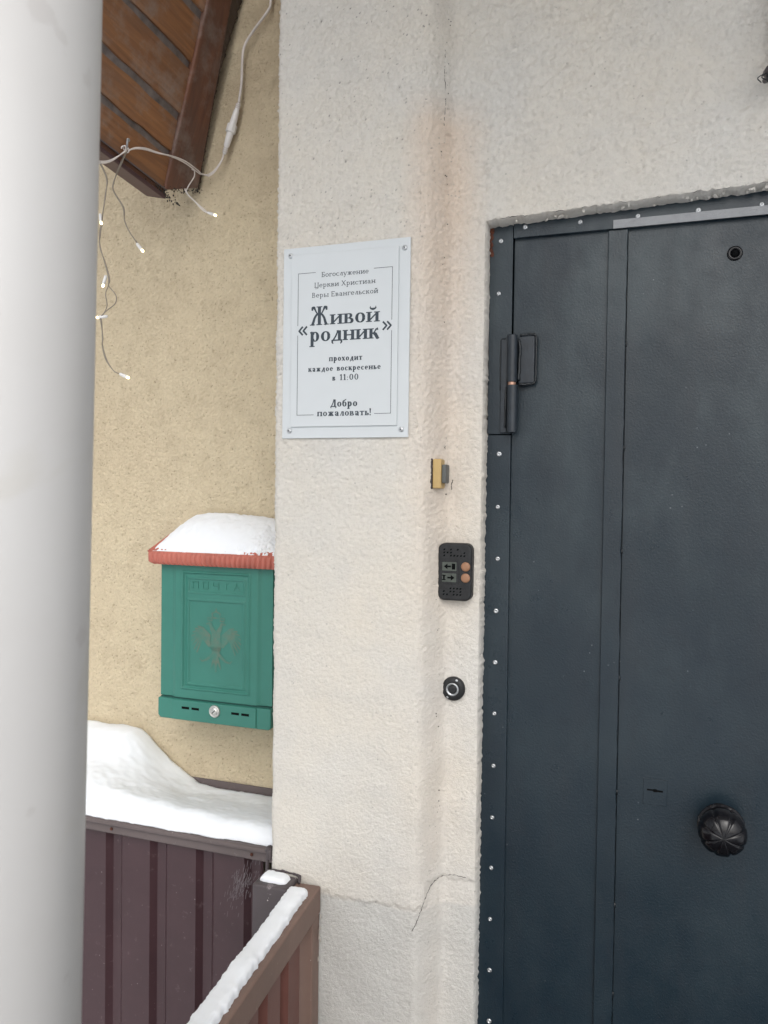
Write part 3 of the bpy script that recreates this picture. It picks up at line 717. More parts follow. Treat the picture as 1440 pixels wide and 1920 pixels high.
# slots of the loudspeaker and microphone grilles
gr = MB()
for zc_, rows in ((1.4520, 3), (1.3860, 3)):
    for r_ in range(rows):
        for c_ in range(7):
            if random.random() < .3: continue
            x = cxp-.018+c_*.0058; z = zc_+(r_-1)*.0052
            gr.add([(x-.0020, .0287, z-.0014), (x+.0008, .0287, z-.0014), (x+.0022, .0287, z+.0014), (x-.0006, .0287, z+.0014)], [(0, 1, 2, 3)])
add(gr, 'grille_slots', M['hole'], ic, kind='stuff')
fr = add(MB().prism(rrect(cxp-.0075, 1.4190, .030, .0405, .002), .0278, .0292), 'window_frame', M['black'], ic, bevel=.0006)
for j, z in enumerate((1.4285, 1.4095)):
    wv = add(MB().prism(rrect(cxp-.0085, z, .0245, .0145, .001), .0270, .0282), 'window', M['greenplate'], ic)
    ar = MB(); m = -1 if j == 0 else 1; ax_ = cxp-.0085-.001*m; yy = .02685
    ar.add([(ax_+m*.0105, yy, z), (ax_+m*.0040, yy, z+.0048), (ax_+m*.0040, yy, z-.0048)], [(0, 1, 2)])
    ar.add([(ax_+m*.0040, yy, z+.0014), (ax_-m*.0020, yy, z+.0014), (ax_-m*.0020, yy, z-.0014), (ax_+m*.0040, yy, z-.0014)], [(0, 1, 2, 3)])
    if j == 0: ar.add([(ax_+.0035, yy, z-.005), (ax_+.0095, yy, z-.005), (ax_+.0095, yy, z+.005), (ax_+.0035, yy, z+.005)], [(0, 1, 2, 3)])
    else: ar.box((ax_-.0095, yy-.0001, z-.0045), (ax_-.0065, yy, z+.0045)).box((ax_-.0112, yy-.0002, z+.003), (ax_-.0048, yy-.0001, z+.0045)).box((ax_-.0112, yy-.0002, z-.0045), (ax_-.0048, yy-.0001, z-.003))
    o = ar.build('arrow_symbol', M['hole']); o.parent = wv; o.matrix_parent_inverse = Matrix.Identity(4)
    add(MB().lathe((cxp+.0195, .0295, z+.0003), [(.0078, 0), (.0078, .0018), (.0068, .0028), (.003, .0032)], 24), 'push_button', M['orange'], ic, smooth=True)
kr = thing('key_reader', 'round black touch key reader with a silver ring', 'key reader', (-.3128, .05, 1.196))
add(MB().lathe((-.3120, .052, 1.2165), [(.0205, 0), (.0205, .0075), (.0190, .0100), (.0125, .0115), (.011, .0110)], 36), 'disc', M['black'], kr, smooth=True)
add(MB().lathe((-.3120, .0410, 1.2165), [(.0112, 0), (.0112, .0016), (.0102, .0028), (.0088, .0024), (.0080, .0008)], 32), 'contact_ring', M['screw'], kr, smooth=True)
add(MB().lathe((-.3120, .0408, 1.2165), [(.0076, 0), (.0070, .0020), (.005, .0026), (.0010, .0020)], 24), 'contact', M['black'], kr, smooth=True)
for x, z in ((-.3055, 1.2315), (-.3205, 1.2025)): add(MB().lathe((x, .0423, z), [(.0026, 0), (.0024, .0008), (.0011, .0011)], 12), 'screw', M['screw'], kr, smooth=True)

# ------------------------------------------------------------------ mailbox
mb_ = thing('mailbox', 'green plastic mailbox with red tiled lid under a heap of snow', 'mailbox', (-.851, .275, 1.066))
x0, x1, z0, z1, zs_ = -.984, -.718, 1.112, 1.402, 1.112
add(MB().box((x0+.001, .165, zs_), (x1-.001, .274, z1)), 'body', M['green'], mb_, bevel=.004)
body = [o for o in bpy.data.objects if o.name == 'body'][0]
gx = np.arange(x0, x1+1e-6, .0013); gz = np.arange(zs_+.001, z1, .0013); xx, z2 = np.meshgrid(gx, gz)
def rr(cx, cz, hw, hh, x, z, soft): return sst(0, soft, np.minimum(hw-np.abs(x-cx), hh-np.abs(z-cz)))
h = np.zeros_like(xx)
h += .0045*sst(.028, .040, np.abs(xx-x0))*sst(.024, .036, np.abs(xx-x1))            # centre field proud of the two side bands
cxm = -.8485
h += .0022*(rr(cxm, 1.2570, .0825, .1265, xx, z2, .003)-rr(cxm, 1.2570, .0785, .1225, xx, z2, .003))*1.2
h -= .0022*rr(cxm, 1.2570, .0785, .1225, xx, z2, .004)
h += .0012*rr(cxm, 1.2570, .0740, .1180, xx, z2, .006)
h += .0016*(rr(cxm, 1.3530, .0700, .0185, xx, z2, .002)-rr(cxm, 1.3530, .0655, .0140, xx, z2, .003))
h -= .0012*rr(cxm, 1.3530, .0655, .0140, xx, z2, .002)
h += .0016*(rr(cxm, 1.2325, .0700, .0930, xx, z2, .002)-rr(cxm, 1.2325, .0655, .0885, xx, z2, .003))
h -= .0016*rr(cxm, 1.2325, .0655, .0885, xx, z2, .003)
h += .0002*samp(F_w, xx, z2)
fo = bigmesh('front_panel', np.stack([xx, .1645-h-.003*0, z2], -1), M['green']); toroot(fo, mb_)
fo.matrix_parent_inverse = Matrix.Identity(4); fo.location = -mb_.location
tb = MB(); text(tb, 'ПОЧТА', -.905, -.79, 1.345, .0105, .24, .2, .0, .1617)
def capt(b, ch, x, z, w_, hh, t, y):
    pl = {'П': [[(0, 0), (0, 1), (1, 1), (1, 0)]], 'О': [[(0, 0), (0, 1), (1, 1), (1, 0), (0, 0)]], 'Ч': [[(0, 1), (0, .5), (1, .5)], [(1, 1), (1, 0)]], 'Т': [[(0, 1), (1, 1)], [(.5, 1), (.5, 0)]], 'А': [[(0, 0), (.5, 1), (1, 0)], [(.2, .35), (.8, .35)]]}[ch]
    for p in pl: b.tube([(x+a*w_, y, z+c_*hh) for a, c_ in p], t, 6)
tb = MB()
for i, ch in enumerate('ПОЧТА'): capt(tb, ch, -.9045+i*.0245, 1.3465, .0125, .0135, .0011, .1618)
o = tb.build('raised_lettering', M['green'], smooth=False); o.parent = fo
# faded crest: generic two-headed eagle print
cr = MB(); dy = [0.]; yc = .1618
def cs(pts, ws): stroke_mesh(cr, pts, ws, cxm, 1.232, .062, .078, yc, dy)
for m in (-1, 1):
    cs([(m*.05, .35), (m*.14, .55), (m*.18, .68), (m*.30, .66)], [.2, .12, .1, .04])
    for i in range(8):
        a = math.radians(62-i*17); bx, bz = m*.18, .25-.05*i
        cs([(bx, bz), (m*(.35+.12*math.cos(a)), .25+.30*math.sin(a)*.6+.1), (m*(.38+.38*math.cos(a)), .10+.52*math.sin(a))], [.10, .08, .05])
    cs([(m*.08, -.35), (m*.28, -.55), (m*.42, -.62)], [.12, .08, .04]); cs([(m*.42, -.62), (m*.5, -.52)], [.05, .02])
    cs([(m*.12, .78), (m*.14, .88), (m*.26, .88), (m*.24, .78), (m*.12, .78)], [.04]*5)
    cs([(m*.03, -.45), (m*.16, -.85)], [.12, .04])
cs([(0, .40), (0, -.1), (0, -.45)], [.3, .42, .16]); cs([(0, -.4), (0, -.95)], [.14, .06])
cs([(-.1, .88), (-.13, 1.02), (0, 1.1), (.13, 1.02), (.1, .88), (-.1, .88)], [.05]*6); cs([(0, 1.08), (0, 1.2)], [.04, .04])
o = cr.build('crest_print', M['crest']); o.parent = fo
# bottom flap
fl = MB().prism([(x0-.002, 1.072), (x0+.004, 1.0655), (x1-.004, 1.0655), (x1+.001, 1.070), (x1+.001, 1.1095), (x0-.002, 1.1095)], .1565, .272)
fl_o = add(fl, 'bottom_flap', M['green'], mb_, bevel=.003, seg=3)
fl_o.matrix_parent_inverse = Matrix.Identity(4); fl_o.location = -mb_.location
b = MB().prism([(-.952, 1.0665), (-.749, 1.0665), (-.749, 1.1090), (-.952, 1.1090)], .1535, .160); o = b.build('flap_face', M['green'], bevel=.0025, seg=3); o.parent = fl_o
for xs in (-.9153, -.8913, -.7968, -.7735):
    o = MB().box((xs-.0088, .1526, 1.0912), (xs+.0088, .1534, 1.0958)).build('slot', M['hole'], fl_o)
o = MB().lathe((-.8447, .1535, 1.0935), [(.0130, 0), (.0130, .0015), (.0118, .0035), (.0095, .0045), (.0094, .0040), (.0082, .0040), (.0075, .0052)], 28).build('lock', M['lock'], fl_o, smooth=True)
o2 = MB().add([(-.8447-.0045, .1481, 1.0905), (-.8447-.0030, .1481, 1.0895), (-.8447+.0045, .1481, 1.0965), (-.8447+.003, .1481, 1.0975)], [(0, 1, 2, 3)]).build('key_slot', M['hole']); o2.parent = fl_o
add(MB().box((x0+.002, .162, 1.1095), (x1-.002, .27, 1.1120)), 'shadow_gap', M['green2'], mb_)
# lid: ribbed sloping roof with fluted skirt
lx0, lx1 = -1.003, -.700; nx_ = 26*10+1; sxv = np.linspace(lx0, lx1, nx_); ph = (sxv-lx0)/(lx1-lx0)*26*PI
flt = np.abs(np.sin(ph))**.7
rows = [(.1500, 1.3950, .0045), (.1450, 1.4005, .0052), (.1440, 1.4165, .0052), (.1440, 1.4205, .001), (.1455, 1.4225, .0), (.1475, 1.4225, 0), (.1490, 1.4245, .0025), (.2700, 1.4700, .0025)]
P = np.zeros((len(rows), nx_, 3))
for i, (y, z, a) in enumerate(rows):
    P[i, :, 0] = np.interp(sxv, [lx0, lx1], [lx0+(.009 if i == 0 else 0), lx1-(.004 if i == 0 else 0)]); P[i, :, 1] = y-(a*flt if i < 4 else 0); P[i, :, 2] = z+(a*flt if i >= 4 else 0)
lid = bigmesh('lid', P, M['red']); toroot(lid, mb_)
lid.matrix_parent_inverse = Matrix.Identity(4); lid.location = -mb_.location
e = MB()
for xa in (lx0, lx1):
    e.add([(xa+(.009 if xa == lx0 else -.004), .1500, 1.395), (xa, .1430, 1.4165), (xa, .1455, 1.4225), (xa, .270, 1.4700), (xa+(.009 if xa == lx0 else -.004), .270, 1.395)], [(0, 1, 2, 3, 4)])
e.add([(lx0+.009, .150, 1.3955), (lx1-.004, .150, 1.3955), (lx1-.004, .27, 1.3955), (lx0+.009, .27, 1.3955)], [(0, 1, 2, 3)])
o = e.build('lid_ends', M['red'], lid)
o = MB().tube([(lx0-.0005, .1455, 1.4215), (lx0-.0005, .270, 1.4705)], .0028, 8).build('lid_edge', M['red'], lid)
# snow on the lid
nx_, ny_ = 150, 50; sx_ = np.linspace(lx0+.004, lx1+.001, nx_); sy_ = np.linspace(.1452, .268, ny_); xx, yy = np.meshgrid(sx_, sy_)
t = (yy-.1452)/(.268-.1452); roofz = 1.4225+(yy-.1475)*.39
prof_ = np.interp(xx, [-1.003, -.995, -.985, -.970, -.950, -.92, -.88, -.84, -.80, -.76, -.735, -.72, -.70], [.000, .004, .010, .022, .033, .038, .038, .034, .030, .022, .010, .003, .0])
fr_ = np.clip(t/.55, 0, 1); th = prof_*(1-(1-fr_)**2.2)*(1-.25*sst(.75, 1.0, t)); base_th = .0045*sst(0, .08, t+.03*samp(F_e, xx, yy))*sst(0, .02, xx-lx0-.002+.2*t*0)
hol = sst(.25, .9, samp(F_p, xx*1.0, yy*1.0))*sst(-.80, -.71, xx)*.008*(1-t)
H = roofz+.0005+th+base_th+.0005*samp(F_e, xx, yy)*sst(0, .3, t)-hol-.0012*(1-sst(0, .12, t))
P = np.stack([xx, yy-.000, H], -1)
sk = P.copy()[:1]; sk[..., 2] = 1.418; bk = P.copy()[-1:]; bk[..., 2] -= .06
o = bigmesh('snow_heap', np.concatenate([sk, P, bk]), M['snow']); tag(o, 'smooth heap of snow on the red mailbox lid', 'snow')

# ------------------------------------------------------------------ low fence with snow
fe = thing('low_fence', 'low dark brown profiled steel fence under thick snow beside the pillar', 'fence', (-1.1, .15, -.1))
def sheet(xa, xb_, y, za, zb_, per=.1075, flat=.066, slope=.011, depth=.011, first=None, along='x', sgn=1):
    prof = []; x = first if first is not None else xa
    while x < xb_:
        for dx, dd in ((0, 0), (flat, 0), (flat+slope, depth), (per-slope, depth)):
            if xa <= x+dx <= xb_: prof.append((x+dx, dd))
        x += per
    vs, fs = [], []
    for (x, dd) in prof:
        for z in (za, zb_):
            vs.append((x, y+dd, z) if along == 'x' else (y+dd*sgn, x, z))
    for i in range(len(prof)-1): fs.append((2*i, 2*i+2, 2*i+3, 2*i+1))
    return MB().add(vs, fs)
sh = sheet(-2.9, -.652, .070, -.11, .852, first=-3.158)
add(sh, 'profiled_sheet', M['sheet'], fe)
add(MB().box((-3.0, .052, .8500), (-.640, .088, .8755)), 'top_rail', M['cap'], fe, bevel=.004)
add(MB().box((-3.0, .0465, .8765), (-.640, .274, .8805)), 'cap_sheet', M['cap'], fe, bevel=.0015)
add(MB().box((-3.0, .0440, .8700), (-.640, .0515, .8800)), 'cap_lip', M['cap'], fe, bevel=.003)
add(MB().box((-3.0, .2705, .8806), (-.640, .2735, .8990)), 'back_flashing', M['cap'], fe, bevel=.001)
for i, x in enumerate((-1.02, -.70)): add(MB().lathe((x, .050, .862), [(.0035, 0), (.003, .001), (.001, .0015)], 8), 'bolt', M['rust'], fe)
# worn patch scraped by the gate bolt
sc_ = MB()
for i in range(150):
    x = -.765+random.gauss(0, .016)+.03; z = .785+random.gauss(0, .017)+(x+.735)*.8; l = random.uniform(.003, .013)
    sc_.add([(x, .0692-i*2e-6, z), (x+.0009, .0692-i*2e-6, z), (x+.0009+.002, .0692-i*2e-6, z+l), (x+.002, .0692-i*2e-6, z+l)], [(0, 1, 2, 3)])
add(sc_, 'scratches', plain('pale_scratch', (.16, .135, .145), .7), fe)
# snow bank
nx_, ny_ = 420, 70; sx_ = np.linspace(-2.6, -.6405, nx_); ty = np.linspace(0, 1, ny_); 
xx, tt = np.meshgrid(sx_, ty**1.5)
front = .0490+.0003*samp(F_e, xx[:1], xx[:1]*0)+.0012*samp(F_w, xx[:1], xx[:1]*0)+.006*sst(-.80, -.72, xx[:1]); yy = front+(.2685-front)*tt
backh = np.interp(xx, [-2.6, -1.8, -1.262, -1.163, -1.11, -1.085, -1.059, -1.025, -.994, -.95, -.914, -.87, -.849, -.7815, -.70, -.64],
                      [.16, .13, .108, .1095, .1035, .088, .066, .040, .020, -.002, -.006, -.0065, -.004, -.010, -.010, -.010])+.0
backh = np.maximum(backh, -.012)
fronth = np.interp(xx, [-2.6, -1.2, -1.06, -.95, -.85, -.75, -.64], [.085, .06, .052, .044, .037, .032, .030])
edge_ = (1-(1-np.clip(tt/.15, 0, 1))**2)**.6
mixh = fronth+(np.maximum(backh+.008, .002)-fronth)*sst(.0, 1.0, tt)
bump_ = .012*np.exp(-((xx+1.13)/.07)**2)*np.exp(-((tt-.8)/.2)**2)
H = .8808+np.maximum(mixh+bump_, .001)*edge_+.0005*samp(F_e, xx, yy)*edge_+.0012*samp(F_w, xx, yy)*edge_
nf = 6; P = np.stack([xx, yy-0*tt, H], -1)
lo = P[:1].copy(); lo[..., 2] = .8806+np.abs(samp(F_s, lo[..., 0], lo[..., 0]*0))*.0008
bk = P[-1:].copy(); bk[..., 2] = .878
o = bigmesh('snow_bank', np.concatenate([lo, P, bk]), M['snow']); tag(o, 'deep smooth snow drift on the low brown fence', 'snow')
o2 = [p for p in (0,)]

# ------------------------------------------------------------------ gate post stub with bracket
gp = thing('gate_post', 'short worn dark steel post with a strip of snow beside the pillar', 'post', (-.605, -.03, -.1))
add(MB().box((-.6440, -.052, -.1), (-.5760, -.0035, .8660)), 'post_tube', M['post'], gp, bevel=.005, seg=3)
add(weldpath([(-.643, -.003, .866), (-.610, .0, .869), (-.580, .0, .8675), (-.574, -.006, .866), (-.571, -.015, .862)], .0028), 'weld_bead', M['post'], gp, smooth=True)
lp = MB().tube(spline([(-.6470, .012, .858), (-.6465, .012, .882), (-.6420, .012, .896), (-.6405, .012, .886), (-.6425, .012, .880)], 5), .0035, 8)
add(lp, 'latch_loop', M['post'], gp, smooth=True)
add(MB().lathe((-.6500, .030, .889), [(.0085, 0), (.0085, .006), (.0060, .010), (.002, .012)], 12), 'latch_bolt', M['post'], gp, smooth=True)
add(MB().lathe((-.6010, -.052, .800), [(.0095, 0), (.0085, .003), (.0045, .005), (.004, .002)], 10), 'rivet_hole', M['hole'], gp)
def snow_strip(p0, p1, halfw, hgt, nm, label, seed, wob=.0015):
    """snow ridge lying along a level line"""
    p0, p1 = Vector(p0), Vector(p1); L_ = (p1-p0).length; t = (p1-p0)/L_; sd_ = Vector((-t.y, t.x, 0)); n = max(20, int(L_/.004)); m_ = 19
    P = np.zeros((n, m_, 3)); u = np.linspace(0, 1, n)
    for j in range(m_):
        a = PI*j/(m_-1); c_, s_ = math.cos(a), math.sin(a)
        hw = halfw*(1+.05*samp(F_e, u*L_+seed, u*0+.1*(c_ > 0))+.03*samp(F_s, u*L_+seed, u*0+.3*(c_ > 0))); cap_ = np.clip(np.minimum(u*L_, (1-u)*L_)/.008, 0, 1)**.5
        off = np.sign(c_)*abs(c_)**.7*hw*(.6+.4*cap_); hh = (s_**.42)*hgt*(1+.06*samp(F_w, u*L_+seed, u*0+.3)+.02*samp(F_e, u*L_+seed, u*0+.02*j)+.02*samp(F_s, u*L_+seed, u*0+.002*j*2))*cap_
        base = np.array(p0)[None]+np.array(t)[None]*(u*L_)[:, None]+np.array(sd_)[None]*off[:, None]
        P[:, j] = base; P[:, j, 2] += hh
    o = bigmesh(nm, P, M['snow']); tag(o, label, 'snow'); return o
snow_strip((-.6375, -.026, .8660), (-.5860, -.026, .8660), .014, .009, 'snow_strip', 'thin strip of snow on top of the dark post stub', .3)

# ------------------------------------------------------------------ stair railing running out from the pillar
rl = thing('stair_railing', 'brown steel railing with profiled sheet running out from the pillar', 'railing', (-.556, 0, -.1))
add(MB().box((-.5800, -.715, .8110), (-.5330, -.0060, .8590)), 'handrail', M['rail'], rl, bevel=.004, seg=3)
add(MB().box((-.5735, -.0430, -.1), (-.5350, -.0065, .8105)), 'end_post', M['rail'], rl, bevel=.003)
add(MB().box((-.5735, -.705, -.1), (-.5350, -.668, .8105)), 'end_post', M['rail'], rl, bevel=.003)
s2_ = sheet(-.664, -.045, -.5480, .02, .8110, per=.085, flat=.050, slope=.007, depth=-.015, first=-1.055, along='y', sgn=1)
add(s2_, 'profiled_sheet', M['redsheet'], rl)
rl.rotation_euler.z = math.radians(4.2)
rot_ = lambda x, y, z: tuple(Vector((-.556, 0, 0))+Matrix.Rotation(math.radians(4.2), 3, 'Z') @ Vector((x+.556, y, z)))
snow_strip(rot_(-.5600, -.70, .8595), rot_(-.5600, -.040, .8595), .0165, .0150, 'snow_ridge', 'long ridge of snow along the brown handrail', 1.1)
# flaking paint blobs where the rail meets the pillar
fk = MB()
for i in range(7): fk.lathe((-.5325, -.008-random.random()*.012, .72+random.random()*.12), [(random.uniform(.002, .004), 0), (.001, .0012)], 6, axis=(1, 0, 0), sx=1.5)
add(fk, 'peeling_paint', plain('peeled_edge', (.5, .45, .4), .8), rl, kind='stuff')

# ------------------------------------------------------------------ white column close to the camera
pc = thing('porch_column', 'smooth white round porch column close in the left foreground', 'column', (-.459, -.785, -.1))
pc.rotation_euler = (0, math.radians(1.15), 0); pc.location.x -= .0320
k = MB(); n = 96; k.lathe((0, 0, 0), [(.060, 0), (.060, 2.96)], n, axis=(0, 0, 1)); o = k.build('shaft', M['column'], pc, smooth=False)
o.data.polygons.foreach_set('use_smooth', [len(p.vertices) == 4 for p in o.data.polygons])
k = MB().lathe((0, 0, 0), [(.095, 0), (.095, .012), (.062, .014)], 40, axis=(0, 0, 1)); k.build('base_plate', M['column'], pc)

pcn = thing('porch_canopy', 'white porch canopy above the door carried by the round column', 'canopy', (.55, -.6, 2.85))
add(MB().box((-.60, -1.10, 2.850), (1.9, .045, 2.96)), 'canopy_slab', M['column'], pcn, bevel=.01)
add(MB().box((-.63, -1.13, 2.9605), (1.93, .05, 3.12)), 'canopy_snow', M['snow'], pcn, bevel=.05)

# ------------------------------------------------------------------ steep roof overhang on the beige wall
u_ = Vector((.262, 0, .965)).normalized(); v_ = Vector((-.083, -1, .137)).normalized()
n_ = u_.cross(v_); n_ = n_ if n_.dot(Vector((1, -1, -.6))) > 0 else -n_; n_.normalize()
v2 = n_.cross(u_) if n_.cross(u_).dot(v_) > 0 else -n_.cross(u_)
O_ = Vector((-.965, .275, 2.230))
def shear(mb, along='v'):
    """local (v, u, n) -> world offsets; keeps the board's own coordinates for the grain"""
    loc = [((x, y, z) if along == 'v' else (y, x, z)) for x, y, z in mb.v]
    mb.v = [tuple(v_*x+u_*y+n_*z) for x, y, z in mb.v]; return mb, loc
ro = thing('roof_overhang', 'steep wooden roof overhang with dark brown boards above the fairy lights', 'roof', tuple(O_))
def board(mb, name, mat, along='v', bevel=.0, kind=None, smooth=False):
    mb, loc = shear(mb, along); me = bpy.data.meshes.new(name); me.from_pydata(mb.v, [], mb.f)
    import bmesh
    q = bmesh.new(); q.from_mesh(me); bmesh.ops.recalc_face_normals(q, faces=q.faces); q.to_mesh(me); q.free()
    at = me.attributes.new('grain', 'FLOAT_VECTOR', 'POINT'); at.data.foreach_set('vector', np.array(loc, np.float32).reshape(-1))
    me.materials.append(mat); o = bpy.data.objects.new(name, me); C.objects.link(o); o.parent = ro
    if bevel: md = o.modifiers.new('bevel', 'BEVEL'); md.width = bevel; md.segments = 2
    if smooth: me.polygons.foreach_set('use_smooth', [True]*len(me.polygons))
    if kind: o['kind'] = kind
    return o
Lb = .80
us = [-.052, .023, .102, .207, .308, .409, .510, .611, .712]
for i in range(8):
    wd_ = us[i+1]-us[i]-.0135; b = MB()
    ns = 24; xs_ = np.linspace(.105, Lb, ns); P = np.zeros((ns, 4, 3)); wob = samp(F_e, xs_+i*.37, xs_*0)*.0009
    for j, (yy_, zz_) in enumerate(((us[i], -.02), (us[i]+.001, 0), (us[i]+wd_-.002, -.002), (us[i]+wd_, -.02))):
        P[:, j, 0] = xs_; P[:, j, 1] = yy_+wob*(1 if j < 2 else -1); P[:, j, 2] = zz_-.002*(i % 2)
    b.grid(P); o = board(b, 'plank', M['plank'])
    q_ = MB().box((.105, us[i]+wd_-.004, -.0200), (Lb, us[i+1]+.004, -.0085+.002*(i % 2))); o = board(q_, 'batten', M['dust'], bevel=.001)
def slanted(y0_, y1_, z0_, z1_, yb0, yb1, top=.83):
    return MB().add([(y0_, yb0, z0_), (y1_, yb1, z0_), (y1_, top, z0_), (y0_, top, z0_), (y0_, yb0, z1_), (y1_, yb1, z1_), (y1_, top, z1_), (y0_, top, z1_)], [(0, 1, 2, 3), (4, 5, 6, 7), (0, 1, 5, 4), (1, 2, 6, 5), (2, 3, 7, 6), (3, 0, 4, 7)])
bb = slanted(.012, .108, -.03, .005, -.006, -.058); bb.v = [(x if x > .1 else x+.075*max(0, y), y, z) for x, y, z in bb.v]
board(bb, 'beam', M['beam'], along='u', bevel=.004)
nn = 220; tu = np.linspace(-.006, .83, nn); P = np.zeros((nn, 7, 3)); bx = .014+.075*np.maximum(tu, 0)
for j, (yv, zv) in enumerate(((1.1, .0035), (.92, .0035), (.75, .003), (.5, .0015), (.25, -.001), (.0, -.006), (-.3, -.03))):
    P[:, j, 1] = tu; P[:, j, 0] = np.where(yv > 1, yv*bx, yv*bx+(1-yv)*.018*np.sin(PI*np.clip(tu/.41, 0, 1))*(yv > -.2)+.0012*samp(F_e, tu, tu*0+.1*j)+.0008*samp(F_s, tu, tu*0+.1*j)); P[:, j, 2] = zv+.0014*samp(F_l, tu, tu*0+.07*j)
board(MB().grid(P), 'side_strip', M['beam2'], along='u', smooth=True)
board(MB().box((.096, -.0640, -.045), (Lb+.09, -.0535, -.004)), 'eave_board', M['beam'], bevel=.002)
board(MB().box((.100, -.0735, -.050), (Lb+.09, -.0645, .0040)), 'drip_edge', M['maroon'], bevel=.0025)
board(MB().box((.100, -.0560, .0005), (Lb+.09, -.0530, .0045)), 'drip_lip', M['cap'], bevel=.001)
board(MB().box((.12, -.050, -.062), (Lb+.1, .90, -.050)), 'roof_sheet', M['roofmetal'])
cw = MB()
for i in range(150):
    t_ = random.random(); x = random.gauss(.098, .020) if t_ < .6 else random.uniform(.0, .12); y = (-.062-.0 if t_ < .6 else -.006-.055*x/.12)+random.gauss(0, .0035)
    cw.lathe((x, y, random.gauss(-.001, .006)), [(random.uniform(.0006, .0028), 0), (.0006, .0015)], 5, axis=(0, 0, 1))
board(cw, 'cobweb_dirt', M['crack'], kind='stuff')

# ------------------------------------------------------------------ fairy lights
lg = thing('fairy_lights', 'white string of fairy lights hooked on the wooden overhang with glowing bulbs', 'string lights', (-1.044, .12, 2.263))
def wire(pts, r=.0011, name='cable', mat='wire', n=6):
    q = spline(pts, 6); b = MB().tube(q, r, n); return add(b, name, M[mat], lg, smooth=True)
wire([(-.785, .264, 2.68), (-.7872, .262, 2.6023), (-.7941, .262, 2.5817), (-.8275, .262, 2.547), (-.8488, .26, 2.516), (-.8539, .26, 2.482), (-.8553, .26, 2.4378), (-.8610, .259, 2.3943)], .0027, n=8)
MID = [(-.8942, .257, 2.2950), (-.9014, .256, 2.2748), (-.9180, .255, 2.2545), (-.9330, .256, 2.2470), (-.9475, .262, 2.2515), (-.9544, .2494, 2.2496), (-.9557, .2338, 2.2517), (-.9595, .194, 2.2553), (-.9653, .1538, 2.252), (-.9725, .1129, 2.2434), (-.9772, .085, 2.2383), (-.9827, .0593, 2.2296), (-.9876, .0427, 2.219)]
LEFT = [(-.9850, .043, 2.2200), (-.9935, .0281, 2.2036), (-1.0001, .0102, 2.1871), (-1.0059, -.0125, 2.1758), (-1.018, -.04, 2.172), (-1.03, -.12, 2.18), (-1.02, -.25, 2.20)]
for k_ in (0, 1):
    off = .0019*(1 if k_ else -1)
    for L__ in (MID, LEFT): wire([tuple(Vector((x+off*.5, y, z+off*math.cos(i*.9+k_)))+(n_*.008 if (L__ is MID and i > 3) else n_*0)) for i, (x, y, z) in enumerate(L__)], .0014)
wire([(-.9865+.005*math.cos(a), .040+.006*math.sin(a*.7), 2.2205+.0045*math.sin(a)) for a in np.linspace(0, 16, 26)], .0013)
hk = add(MB().tube([(-.990, .05, 2.2350), (-.9800, .038, 2.2363), (-.9790, .036, 2.2320), (-.9835, .040, 2.2215)], .0022, 8).lathe((-.9805, .040, 2.2370), [(.0038, 0), (.0036, .002)], 8, axis=(.8, -.4, -.2)), 'hook', M['hook'], lg, smooth=True)
# connector
cn0, cn1 = Vector((-.8610, .259, 2.3943)), Vector((-.8942, .257, 2.2910)); cv = cn1-cn0
def cp(t): return cn0+cv*t
add(MB().tube([cp(.0), cp(.12), cp(.16), cp(.42), cp(.44)], [.0036, .0046, .0062, .0078, .0078], 14), 'connector', M['conn'], lg, smooth=True)
add(MB().tube([cp(.43), cp(.435), cp(.585), cp(.59)], [.0100, .0112, .0112, .0100], 10), 'connector_nut', M['conn'], lg)
add(MB().tube([cp(.585), cp(.62), cp(.85), cp(.88), cp(1.02)], [.0080, .0076, .0064, .0046, .0036], 14), 'connector', M['conn'], lg, smooth=True)
for t_ in (.02, .055, .09, .90, .935, .97): add(MB().tube([cp(t_), cp(t_+.014)], .0056, 12), 'grip_ring', M['wire'], lg, smooth=True)
def led(p, d_, lit=True):
    p, d_ = Vector(p), Vector(d_).normalized()
    h_ = add(MB().tube([p-d_*.021, p-d_*.019, p-d_*.004, p-d_*.003], [.0018, .0030, .0034, .0030], 10), 'bulb_holder', M['conn'], lg, smooth=True)
    add(MB().tube([p-d_*.003, p, p+d_*.0020, p+d_*.0030], [.0020, .0026, .0020, .0008], 10), 'bulb', M['bulb'] if lit else M['conn'], lg, smooth=True)
def both(pts, r=.0010, a=.0022, mat='clearwire'):
    """a twisted pair"""
    wire(pts, r, mat=mat); wire([(x+a*math.sin(i*1.9+.6), y+.001, z+a*.6*math.cos(i*2.3)) for i, (x, y, z) in enumerate(pts)], r, mat=mat)
wire([(-.9545, .2338, 2.2517), (-.9518, .228, 2.2350), (-.9647, .225, 2.2142), (-.9676, .225, 2.2017), (-.9476, .225, 2.1803), (-.9271, .225, 2.1589), (-.9140, .225, 2.1520)], .0013)
wire([(-.9545, .2338, 2.2517), (-.9631, .228, 2.2524), (-.9724, .225, 2.2407), (-.9749, .225, 2.2249), (-.9690, .225, 2.2017), (-.9460, .225, 2.1795), (-.9140, .225, 2.1520)], .0013)
led((-.8960, .225, 2.1452), (1, 0, -.42))
both([(-.9850, .043, 2.2200), (-.9994, .040, 2.1914), (-1.0137, .040, 2.1585), (-1.0136, .040, 2.1398), (-.9925, .040, 2.1082), (-.9875, .040, 2.0812), (-.9746, .040, 2.056), (-.9590, .040, 2.0350)])
led((-.9452, .040, 2.0180), (.66, 0, -.75))
both([(-1.0059, -.0125, 2.1758), (-.9995, .0, 2.1494), (-1.0003, .0, 2.1209), (-1.0086, .0, 2.0777), (-1.0107, .0, 2.0669)])
led((-1.0107, 0, 2.0649), (.3, -.2, -1))
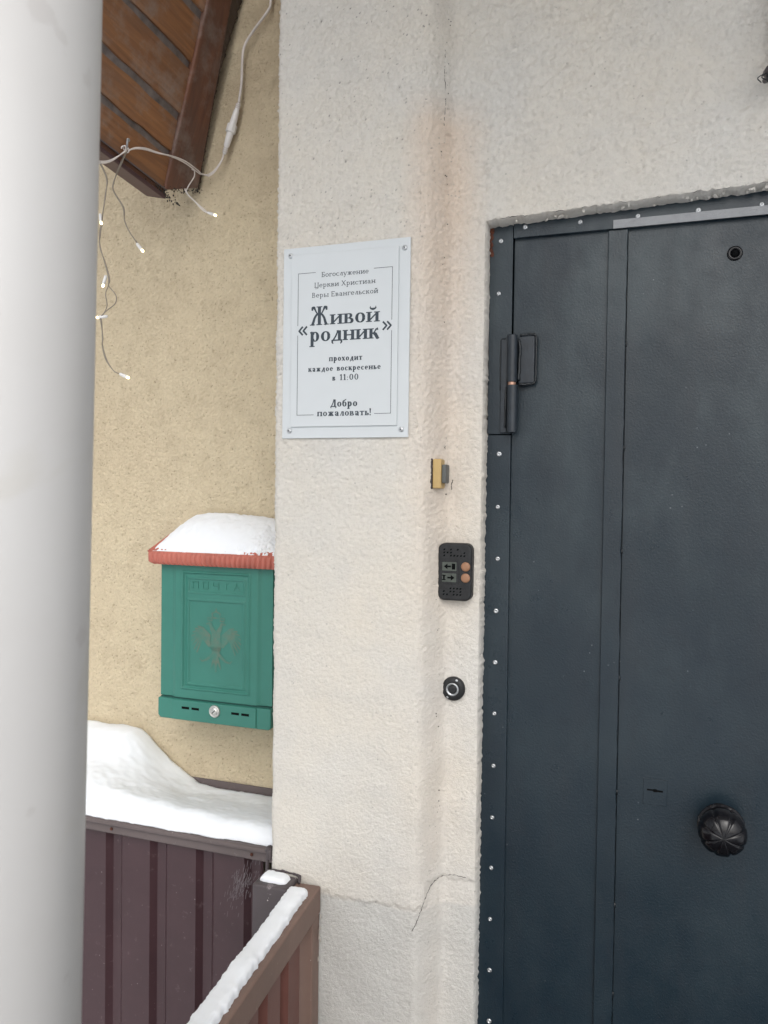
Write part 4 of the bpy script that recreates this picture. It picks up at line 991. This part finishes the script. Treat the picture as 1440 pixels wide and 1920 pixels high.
both([(-1.0107, .0, 2.0649), (-1.0148, .0, 2.0444), (-1.0130, .0, 2.0208), (-1.0034, .0, 1.9912), (-.9937, .0, 1.9592), (-.9936, .0, 1.9436)])
wire([(-.9936, .0, 1.9436), (-.9999, .0, 1.9284), (-.9966, .0, 1.9047), (-1.0091, .0, 1.8859), (-1.0187, .0, 1.8844)], .0010, mat='clearwire')
wire([(-.9936, .0, 1.9436), (-.9762, .0, 1.9241), (-.9777, .0, 1.9086), (-.9965, .0, 1.8968), (-1.0107, .0, 1.8860)], .0010, mat='clearwire')
led((-1.0187, 0, 1.8844), (-1, -.2, -.1)); led((-1.0060, 0, 1.9446), (-.35, 0, -1))
both([(-1.0130, .0, 1.8835), (-1.0107, .0, 1.8742), (-1.0057, .0, 1.8451), (-1.0072, .0, 1.8294), (-.9992, .0, 1.8029), (-.9801, .0, 1.7799), (-.9650, .0, 1.7730)])
led((-.9470, 0, 1.7656), (1, 0, -.42))

# ------------------------------------------------------------------ rusty bracket with wires, upper right
lb = thing('wall_lamp_bracket', 'rusty lamp bracket with loose wires at the upper right of the white wall', 'bracket', (.20, .05, 2.20))
add(MB().box((.1605, .036, 2.165), (.215, .049, 2.40)), 'back_plate', M['rust'], lb, bevel=.003)
add(MB().tube(spline([(.1560, .02, 2.32), (.1500, .0, 2.25), (.1530, -.005, 2.20), (.1570, .01, 2.175)], 6), .0022, 8), 'wire', M['wire'], lb, smooth=True)
add(MB().tube(spline([(.1620, .02, 2.33), (.1580, .0, 2.26), (.1600, -.005, 2.19), (.1570, .01, 2.170)], 6), .0028, 8), 'wire', M['rust'], lb, smooth=True)
add(MB().tube([(.1520, .030, 2.178), (.1535, .005, 2.172)], .006, 10).tube([(.1500, .030, 2.168), (.1585, .005, 2.160)], .0045, 10), 'terminal', M['post'], lb, smooth=True)
wr = MB()
for i in range(5): wr.tube(spline([(.154+random.gauss(0, .002), .012, 2.172), (.150+random.gauss(0, .004), .008, 2.163), (.151+random.gauss(0, .005), .006, 2.154)], 4), .0008, 5)
add(wr, 'frayed_wires', M['weld'], lb)
